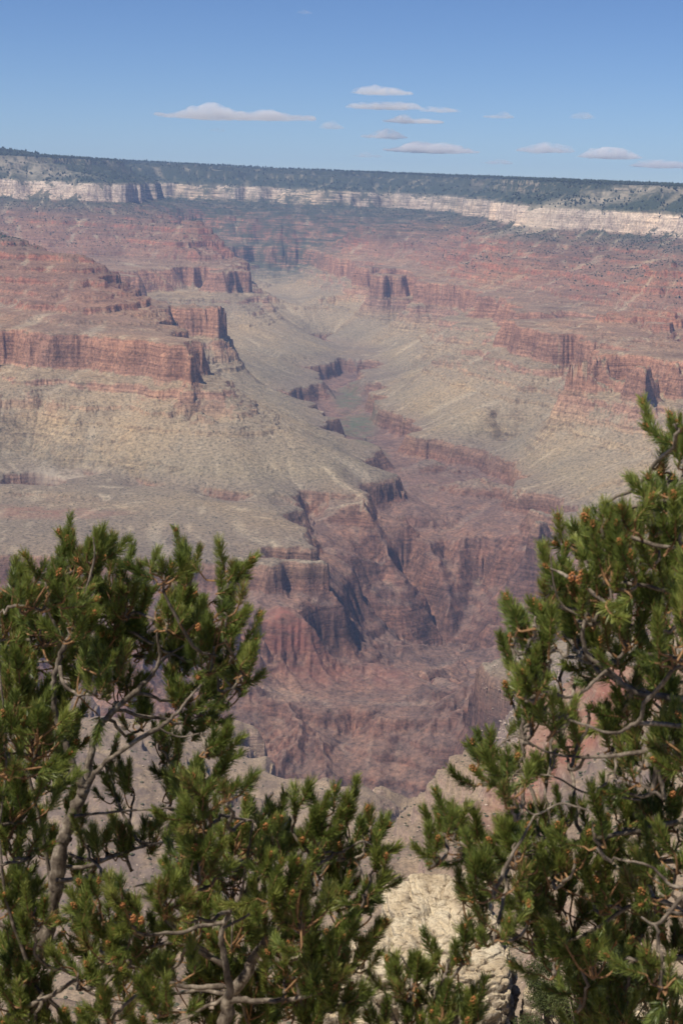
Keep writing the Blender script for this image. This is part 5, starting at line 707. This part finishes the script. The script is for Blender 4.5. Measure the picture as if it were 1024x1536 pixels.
def rock_thing(name, label, cat, blocks):
    root = bpy.data.objects.new(name, None); scene.collection.objects.link(root)
    root.location = blocks[0][1]; mark(root, None, label, cat)
    for nm, c, half, seed, kw in blocks:
        o = rock_block(nm, c, half, seed, **kw); o.data.transform(Matrix.Translation(-root.location)); o.parent = root
    return root
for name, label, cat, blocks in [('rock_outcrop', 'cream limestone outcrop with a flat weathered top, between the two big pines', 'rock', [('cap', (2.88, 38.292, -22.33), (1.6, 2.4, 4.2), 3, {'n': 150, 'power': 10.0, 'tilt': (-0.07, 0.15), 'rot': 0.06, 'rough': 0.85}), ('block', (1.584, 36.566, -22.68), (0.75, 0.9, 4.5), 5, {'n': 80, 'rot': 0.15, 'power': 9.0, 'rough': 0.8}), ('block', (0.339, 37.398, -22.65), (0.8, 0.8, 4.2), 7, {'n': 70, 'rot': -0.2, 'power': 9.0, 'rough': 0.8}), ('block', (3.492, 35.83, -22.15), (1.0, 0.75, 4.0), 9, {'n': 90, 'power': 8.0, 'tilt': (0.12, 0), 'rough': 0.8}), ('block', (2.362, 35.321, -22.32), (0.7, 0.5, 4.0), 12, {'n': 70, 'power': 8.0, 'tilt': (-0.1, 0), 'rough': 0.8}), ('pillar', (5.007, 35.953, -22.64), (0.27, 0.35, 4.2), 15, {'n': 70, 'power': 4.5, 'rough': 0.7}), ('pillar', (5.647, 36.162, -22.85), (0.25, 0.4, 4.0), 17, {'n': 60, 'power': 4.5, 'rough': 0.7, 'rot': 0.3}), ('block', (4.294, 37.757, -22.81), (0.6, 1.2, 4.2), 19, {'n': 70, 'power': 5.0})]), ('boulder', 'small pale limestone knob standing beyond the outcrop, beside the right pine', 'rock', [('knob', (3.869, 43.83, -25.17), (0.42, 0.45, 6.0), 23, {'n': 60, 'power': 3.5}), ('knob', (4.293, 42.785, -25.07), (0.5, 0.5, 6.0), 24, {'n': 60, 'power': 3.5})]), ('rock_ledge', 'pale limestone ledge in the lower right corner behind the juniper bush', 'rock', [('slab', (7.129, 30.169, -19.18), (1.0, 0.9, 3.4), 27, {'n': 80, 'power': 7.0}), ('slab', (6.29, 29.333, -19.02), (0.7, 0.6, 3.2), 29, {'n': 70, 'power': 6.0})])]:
    rock_thing(name, label, cat, blocks)

def sheet(name, xs, ys, zf, mat, label):
    XX, YY = np.meshgrid(xs, ys); ZZ = zf(XX, YY)
    i = np.arange(XX.size).reshape(XX.shape)
    f = np.stack([i[:-1, :-1], i[:-1, 1:], i[1:, 1:], i[1:, :-1]], 2).reshape(-1, 4)
    o = mesh_from(name, np.stack([XX, YY, ZZ], 2).reshape(-1, 3), f, mat, True)
    return mark(o, 'structure', label, 'ground')
def ledge_z(x, y):
    z = np.interp(y, [-12, -1, 1, 4, 5.3, 5.7, 7, 12, 40, 75, 148], [-1.9, -1.75, -1.8, -2.9, -3.5, -5.2, -8.5, -14.5, -27.5, -47.0, -96.0])
    return z + 0.10 * fbm(x / 1.3, y / 1.3, 3, 210) + np.clip((y - 5) / 30, 0, 1) * 1.2 * fbm(x / 9, y / 9, 4, 214)
sheet('ground', np.linspace(-48, 48, 240), np.concatenate([np.linspace(-12, 4.8, 60), np.linspace(5, 14, 50), np.linspace(15, 148, 130)]), ledge_z, limestone, 'limestone ledge of the canyon rim at the viewpoint, falling away in front')

def leaf_material():
    m, nt, p, out = mat_new('juniper_leaves'); b = NB(nt)
    at = nt.nodes.new('ShaderNodeAttribute'); at.attribute_name = 'tone'
    nt.links.new(b.ramp(at.outputs['Fac'], [(0.0, (0.03, 0.04, 0.015)), (0.5, (0.06, 0.075, 0.026)), (1.0, (0.12, 0.13, 0.045))]), p.inputs['Base Color'])
    return m
def leafy(name, clumps, leaf, per, mat, seed):
    rng = np.random.default_rng(seed); VV = []; TT = []
    for x, y, z, r in clumps:
        c = rng.normal(0, 1, (per, 3)); c /= np.linalg.norm(c, axis=1)[:, None]; c *= (r * rng.random(per) ** 0.45)[:, None]; c[:, 2] *= 0.8
        c += (x, y, z)
        a = rng.normal(0, 1, (per, 3)) + np.array([0, 0, 0.7]); a /= np.linalg.norm(a, axis=1)[:, None]
        b_ = np.cross(a, rng.normal(0, 1, (per, 3))); b_ /= np.linalg.norm(b_, axis=1)[:, None]
        L_ = leaf * rng.uniform(0.6, 1.5, (per, 1)); w_ = L_ * 0.38
        VV.append(np.stack([c - b_ * w_, c + b_ * w_, c + a * L_ * 2 + b_ * w_ * 0.3, c + a * L_ * 2 - b_ * w_ * 0.3], 1).reshape(-1, 3))
        TT.append(np.repeat(np.clip(0.45 + rng.normal(0, 0.15) + rng.normal(0, 0.15, per), 0, 1), 4))
    VV = np.vstack(VV); o = mesh_from(name, VV, np.arange(len(VV)).reshape(-1, 4), mat, False)
    a = o.data.attributes.new('tone', 'FLOAT', 'POINT'); a.data.foreach_set('value', np.concatenate(TT).astype(np.float32))
    return o
leaf_mat = leaf_material()
def juniper(label, base, h, w, seed, n=46):
    rng = np.random.default_rng(seed); base = np.array(base)
    root = bpy.data.objects.new('juniper_bush', None); scene.collection.objects.link(root); root.location = base
    mark(root, None, label, 'bush')
    tb = Tubes(); cl = []
    for k in range(n):
        a = rng.uniform(0, 6.283); rr_ = w * rng.random() ** 0.6; zt = h * rng.uniform(0.25, 1.0) * (1 - 0.35 * (rr_ / w) ** 2)
        tip = base + np.array([rr_ * math.cos(a), rr_ * math.sin(a), zt])
        mid = base + (tip - base) * 0.5 + rng.normal(0, 0.06 * w, 3) - np.array([0, 0, 0.08 * h])
        tb.add(smooth_line([(*base, 0.03 * w), (*mid, 0.018 * w), (*tip, 0.006 * w)], 5), 5, rng, 0.2)
        cl.append((*tip, w * rng.uniform(0.10, 0.24)))
    t_ = tb.build('trunk', bark); c_ = leafy('crown', cl, 0.010 * w + 0.004, 900, leaf_mat, seed + 1)
    for o in (t_, c_): o.data.transform(Matrix.Translation(-Vector(base))); o.parent = root
for args in [('dark green juniper bush at the bottom, right of the limestone pillars', (4.382, 23.596, -13.49), 2.2, 1.25, 41, 95), ('low dark juniper in the gap under the dense bushy pine', (-1.482, 29.963, -17.21), 1.2, 0.5, 43, 30)]: juniper(*args)

# ------------------------------------------------------------------ brush on the slopes, forest on the plateau, loose boulders
def scatter(name, label, cat, pick, count, size, aspect, mat, seed, kind='stuff'):
    """many small lumpy shapes standing on the land, too many to count: one object"""
    rng = np.random.default_rng(seed)
    prob = np.clip(pick, 0, None).ravel() * (RR.ravel() ** 2); prob /= prob.sum()
    pick_i = rng.choice(prob.size, count, p=prob)
    oct_ = np.array([(1, 0, .35), (.5, .87, .3), (-.5, .87, .4), (-1, 0, .3), (-.5, -.87, .35), (.5, -.87, .3), (0.1, 0, 1.0), (0, 0, -.15)])
    F_ = np.array([(i, (i + 1) % 6, 6) for i in range(6)] + [((i + 1) % 6, i, 7) for i in range(6)])
    c = V[pick_i] + np.stack([rng.normal(0, 1, count) * RR.ravel()[pick_i] * 0.0006, rng.normal(0, 1, count) * RR.ravel()[pick_i] * 0.0008, np.zeros(count)], 1)
    sz = rng.uniform(size[0], size[1], count) * rng.uniform(0.7, 1.2, count)
    P = oct_[None] * rng.uniform(0.65, 1.3, (count, 8, 1)); P[..., 2] *= aspect
    a = rng.uniform(0, 6.28, count); ca, sa = np.cos(a)[:, None], np.sin(a)[:, None]
    P = np.stack([P[..., 0] * ca - P[..., 1] * sa, P[..., 0] * sa + P[..., 1] * ca, P[..., 2]], 2) * sz[:, None, None] + c[:, None]
    f = (F_[None] + (np.arange(count) * 8)[:, None, None]).reshape(-1, 3)
    return mark(mesh_from(name, P.reshape(-1, 3), f, mat, False), kind, label, cat)
forest_mat = plain_material('forest', (0.022, 0.035, 0.020), (0.045, 0.058, 0.03), 0.02)
brush_mat = plain_material('brush', (0.045, 0.05, 0.03), (0.12, 0.115, 0.07), 0.3)
stone_mat = plain_material('loose_stone', (0.22, 0.16, 0.12), (0.48, 0.38, 0.29), 0.4)
infov = (np.abs(side_full := (fth[None, :] + 0 * X)) < 0.27)
scatter('forest', 'dark evergreen forest covering the far plateau and the slope under its edge', 'forest', infov * ((q > -94) & (RR > 9000) & (RR < 17500)) * np.where(q > -4, 1.6, 1.0) * np.where((q < 3) & (q > -30), 0.35, 1.0), 16000, (5, 9), 2.3, forest_mat, 1)
scatter('pinyon_brush', 'dark pinyon and juniper dots on the slopes under the pale cliff band', 'brush', infov * ((q < -104) & (q > -330) & (RR > 7500)) * np.where(q > -190, 1.0, 0.25), 9000, (3, 6), 1.3, forest_mat, 2)
scatter('brush', 'small grey green desert brush dotted over the near slopes', 'brush', infov * ((RR > 600) & (RR < 3100)) / (RR / 1000) ** 2, 11000, (0.7, 1.9), 0.85, brush_mat, 3)
scatter('desert_brush', 'sparse low brush speckling the grey green desert platform', 'brush', infov * ((q < -470) & (q > -905) & (RR > 3300) & (RR < 9000)), 9000, (1.2, 2.6), 0.8, brush_mat, 4)
tal = ATTR['talus'] > 0
scatter('boulders', 'pale loose boulders strewn down the dark talus slope', 'boulders', infov * tal * 1.0, 900, (1.0, 4.0), 0.9, stone_mat, 5)
scatter('rubble', 'light rubble on the tan hillside just below the viewpoint', 'rubble', infov * ((RR > 450) & (RR < 1500)), 5000, (0.3, 1.1), 0.8, stone_mat, 6)


# ------------------------------------------------------------------ fair-weather clouds far beyond the plateau, outside the haze
def cloud_material(name, dens):
    m = bpy.data.materials.new(name); m.use_nodes = True; nt = m.node_tree; nt.nodes.clear(); b = NB(nt)
    out = nt.nodes.new('ShaderNodeOutputMaterial'); pv = nt.nodes.new('ShaderNodeVolumePrincipled')
    geo = nt.nodes.new('ShaderNodeNewGeometry'); n = b.noise(geo.outputs['Position'], 0.0042, 6, 0.68)
    nt.links.new(b.math('MULTIPLY', b.rng(n, 0.38, 0.66), dens * 1.5), pv.inputs['Density'])
    pv.inputs['Color'].default_value = (1.0, 0.99, 0.98, 1); pv.inputs['Anisotropy'].default_value = 0.0
    nt.links.new(pv.outputs[0], out.inputs['Volume'])
    return m
ico_v = None
def cloud(c, w, h, dens, label, seed):
    rng = np.random.default_rng(seed); mb = []
    u = np.linspace(0, math.pi, 9)[1:-1]; t = np.arange(12) * 2 * math.pi / 12
    ring = np.array([(math.sin(a) * math.cos(b_), math.sin(a) * math.sin(b_), math.cos(a)) for a in u for b_ in t]); ring = np.vstack([ring, (0, 0, 1), (0, 0, -1)])
    F3 = []
    for r_ in range(6):
        for k in range(12): F3 += [(r_ * 12 + k, r_ * 12 + 12 + k, r_ * 12 + 12 + (k + 1) % 12), (r_ * 12 + k, r_ * 12 + 12 + (k + 1) % 12, r_ * 12 + (k + 1) % 12)]
    for k in range(12): F3 += [(84, k, (k + 1) % 12), (85, 72 + (k + 1) % 12, 72 + k)]
    F3 = np.array(F3)
    bm_v = []; bm_f = []
    n = max(4, int(w / h * 2.2))
    # one lumpy body: a flattened hull whose top swells into heaps
    gx_, gy_ = 120, 40
    X_ = np.linspace(-1, 1, gx_); Y_ = np.linspace(-1, 1, gy_); XX, YY = np.meshgrid(X_, Y_, indexing='ij')
    edge = np.clip(1 - np.abs(XX) ** 2.2 - np.abs(YY) ** 2.2 + 0.45 * fbm(XX * 4 + seed, YY * 3, 4, seed, 0.6), 0, 1)
    heap = np.clip(0.55 + 0.75 * fbm(XX * w / h * 0.30 + seed * 2.3, YY * 1.6, 4, seed + 9, 0.45), 0.12, 1) * (0.7 + 0.3 * (1 - XX ** 2))
    top = edge ** 0.5 * heap * h; bot = -edge * h * 0.16 * (1 + 1.3 * fbm(XX * w / h * 0.5, YY * 4, 4, seed + 4, 0.6))
    base = np.stack([XX * w / 2, YY * w * 0.30], 2)
    v1 = np.concatenate([base, top[..., None] + 1.0], 2).reshape(-1, 3); v2 = np.concatenate([base, bot[..., None] - 1.0], 2).reshape(-1, 3)
    i = np.arange(gx_ * gy_).reshape(gx_, gy_); f = np.stack([i[:-1, :-1], i[1:, :-1], i[1:, 1:], i[:-1, 1:]], 2).reshape(-1, 4)
    N_ = gx_ * gy_; rim = list(i[:, 0]) + list(i[-1, 1:]) + list(i[-2::-1, -1]) + list(i[0, -2:0:-1])
    side_f = np.array([(rim[k], rim[k - 1], rim[k - 1] + N_, rim[k] + N_) for k in range(len(rim))])
    o = mesh_from('cloud', np.vstack([v1, v2]), np.vstack([f, f[:, ::-1] + N_, side_f]), cloud_material('cloud_vapour', dens), True)
    o.location = c
    return mark(o, None, label, 'cloud', 'fair weather clouds')
for args in [((-3290, 45882, 2404), 4553, 383, 0.003, 'longest white cloud, alone at the left of the sky', 3), ((821, 45993, 3174), 1790, 319, 0.0035, 'highest puffy white cloud of the stack above the far wall', 4), ((927, 45991, 2774), 2218, 271, 0.0032, 'flat white cloud second from the top of the central stack', 5), ((2493, 45932, 2719), 1168, 176, 0.0025, 'thin wisp trailing right of the central cloud stack', 6), ((1732, 45967, 2408), 1751, 239, 0.005, 'short flat cloud third from the top of the central stack', 7), ((924, 45991, 1965), 1343, 271, 0.004, 'pale small cloud below the central stack, left of the long low streak', 8), ((-569, 45996, 2185), 739, 223, 0.0022, 'faint little cloud left of the central stack', 9), ((2270, 45944, 1610), 2763, 319, 0.005, 'long low streak of cloud at the bottom of the central stack', 10), ((475, 45998, 1417), 895, 160, 0.002, 'faint low wisp at the lower left of the central stack', 11), ((4129, 45814, 2589), 895, 207, 0.003, 'small lone cloud right of the central stack', 12), ((5475, 45673, 1682), 1673, 351, 0.004, 'wide soft cloud between the central stack and the right edge', 13), ((4148, 45813, 1321), 934, 191, 0.003, 'small low cloud just above the skyline right of centre', 14), ((7269, 45422, 1555), 1868, 287, 0.0055, 'bright flat white cloud second from the right edge', 15), ((8688, 45172, 1329), 1887, 271, 0.005, 'low cloud cut by the right edge of the picture', 16), ((6451, 45545, 2616), 759, 176, 0.002, 'faint wisp high on the right', 17), ((-3802, 45843, 2022), 486, 160, 0.0015, 'tiny faint wisp under the longest cloud', 18), ((-1401, 45979, 5288), 448, 128, 0.0012, 'tiny faint wisp near the top of the sky', 19)]: cloud(*args)

# ------------------------------------------------------------------ the air: one box of thin even haze round the whole land
def haze_box():
    x0, x1, y0, y1 = -9000.0, 9000.0, -300.0, 24500.0
    z0, z1 = float(V[:, 2].min()) - 20.0, float(V[:, 2].max()) + 60.0
    v = np.array([(x, y, z) for z in (z0, z1) for y in (y0, y1) for x in (x0, x1)])
    f = np.array([(0, 2, 3, 1), (4, 5, 7, 6), (0, 1, 5, 4), (2, 6, 7, 3), (0, 4, 6, 2), (1, 3, 7, 5)])
    m = bpy.data.materials.new('haze'); m.use_nodes = True; nt = m.node_tree; nt.nodes.clear()
    out = nt.nodes.new('ShaderNodeOutputMaterial'); pv = nt.nodes.new('ShaderNodeVolumePrincipled')
    pv.inputs['Color'].default_value = (0.42, 0.61, 1.0, 1); pv.inputs['Density'].default_value = 2.8e-5; pv.inputs['Anisotropy'].default_value = 0.0
    nt.links.new(pv.outputs[0], out.inputs['Volume'])
    m.cycles.homogeneous_volume = True
    mark(mesh_from('haze', v, f, m), 'stuff', 'thin blue haze filling the canyon', 'haze')
haze_box()
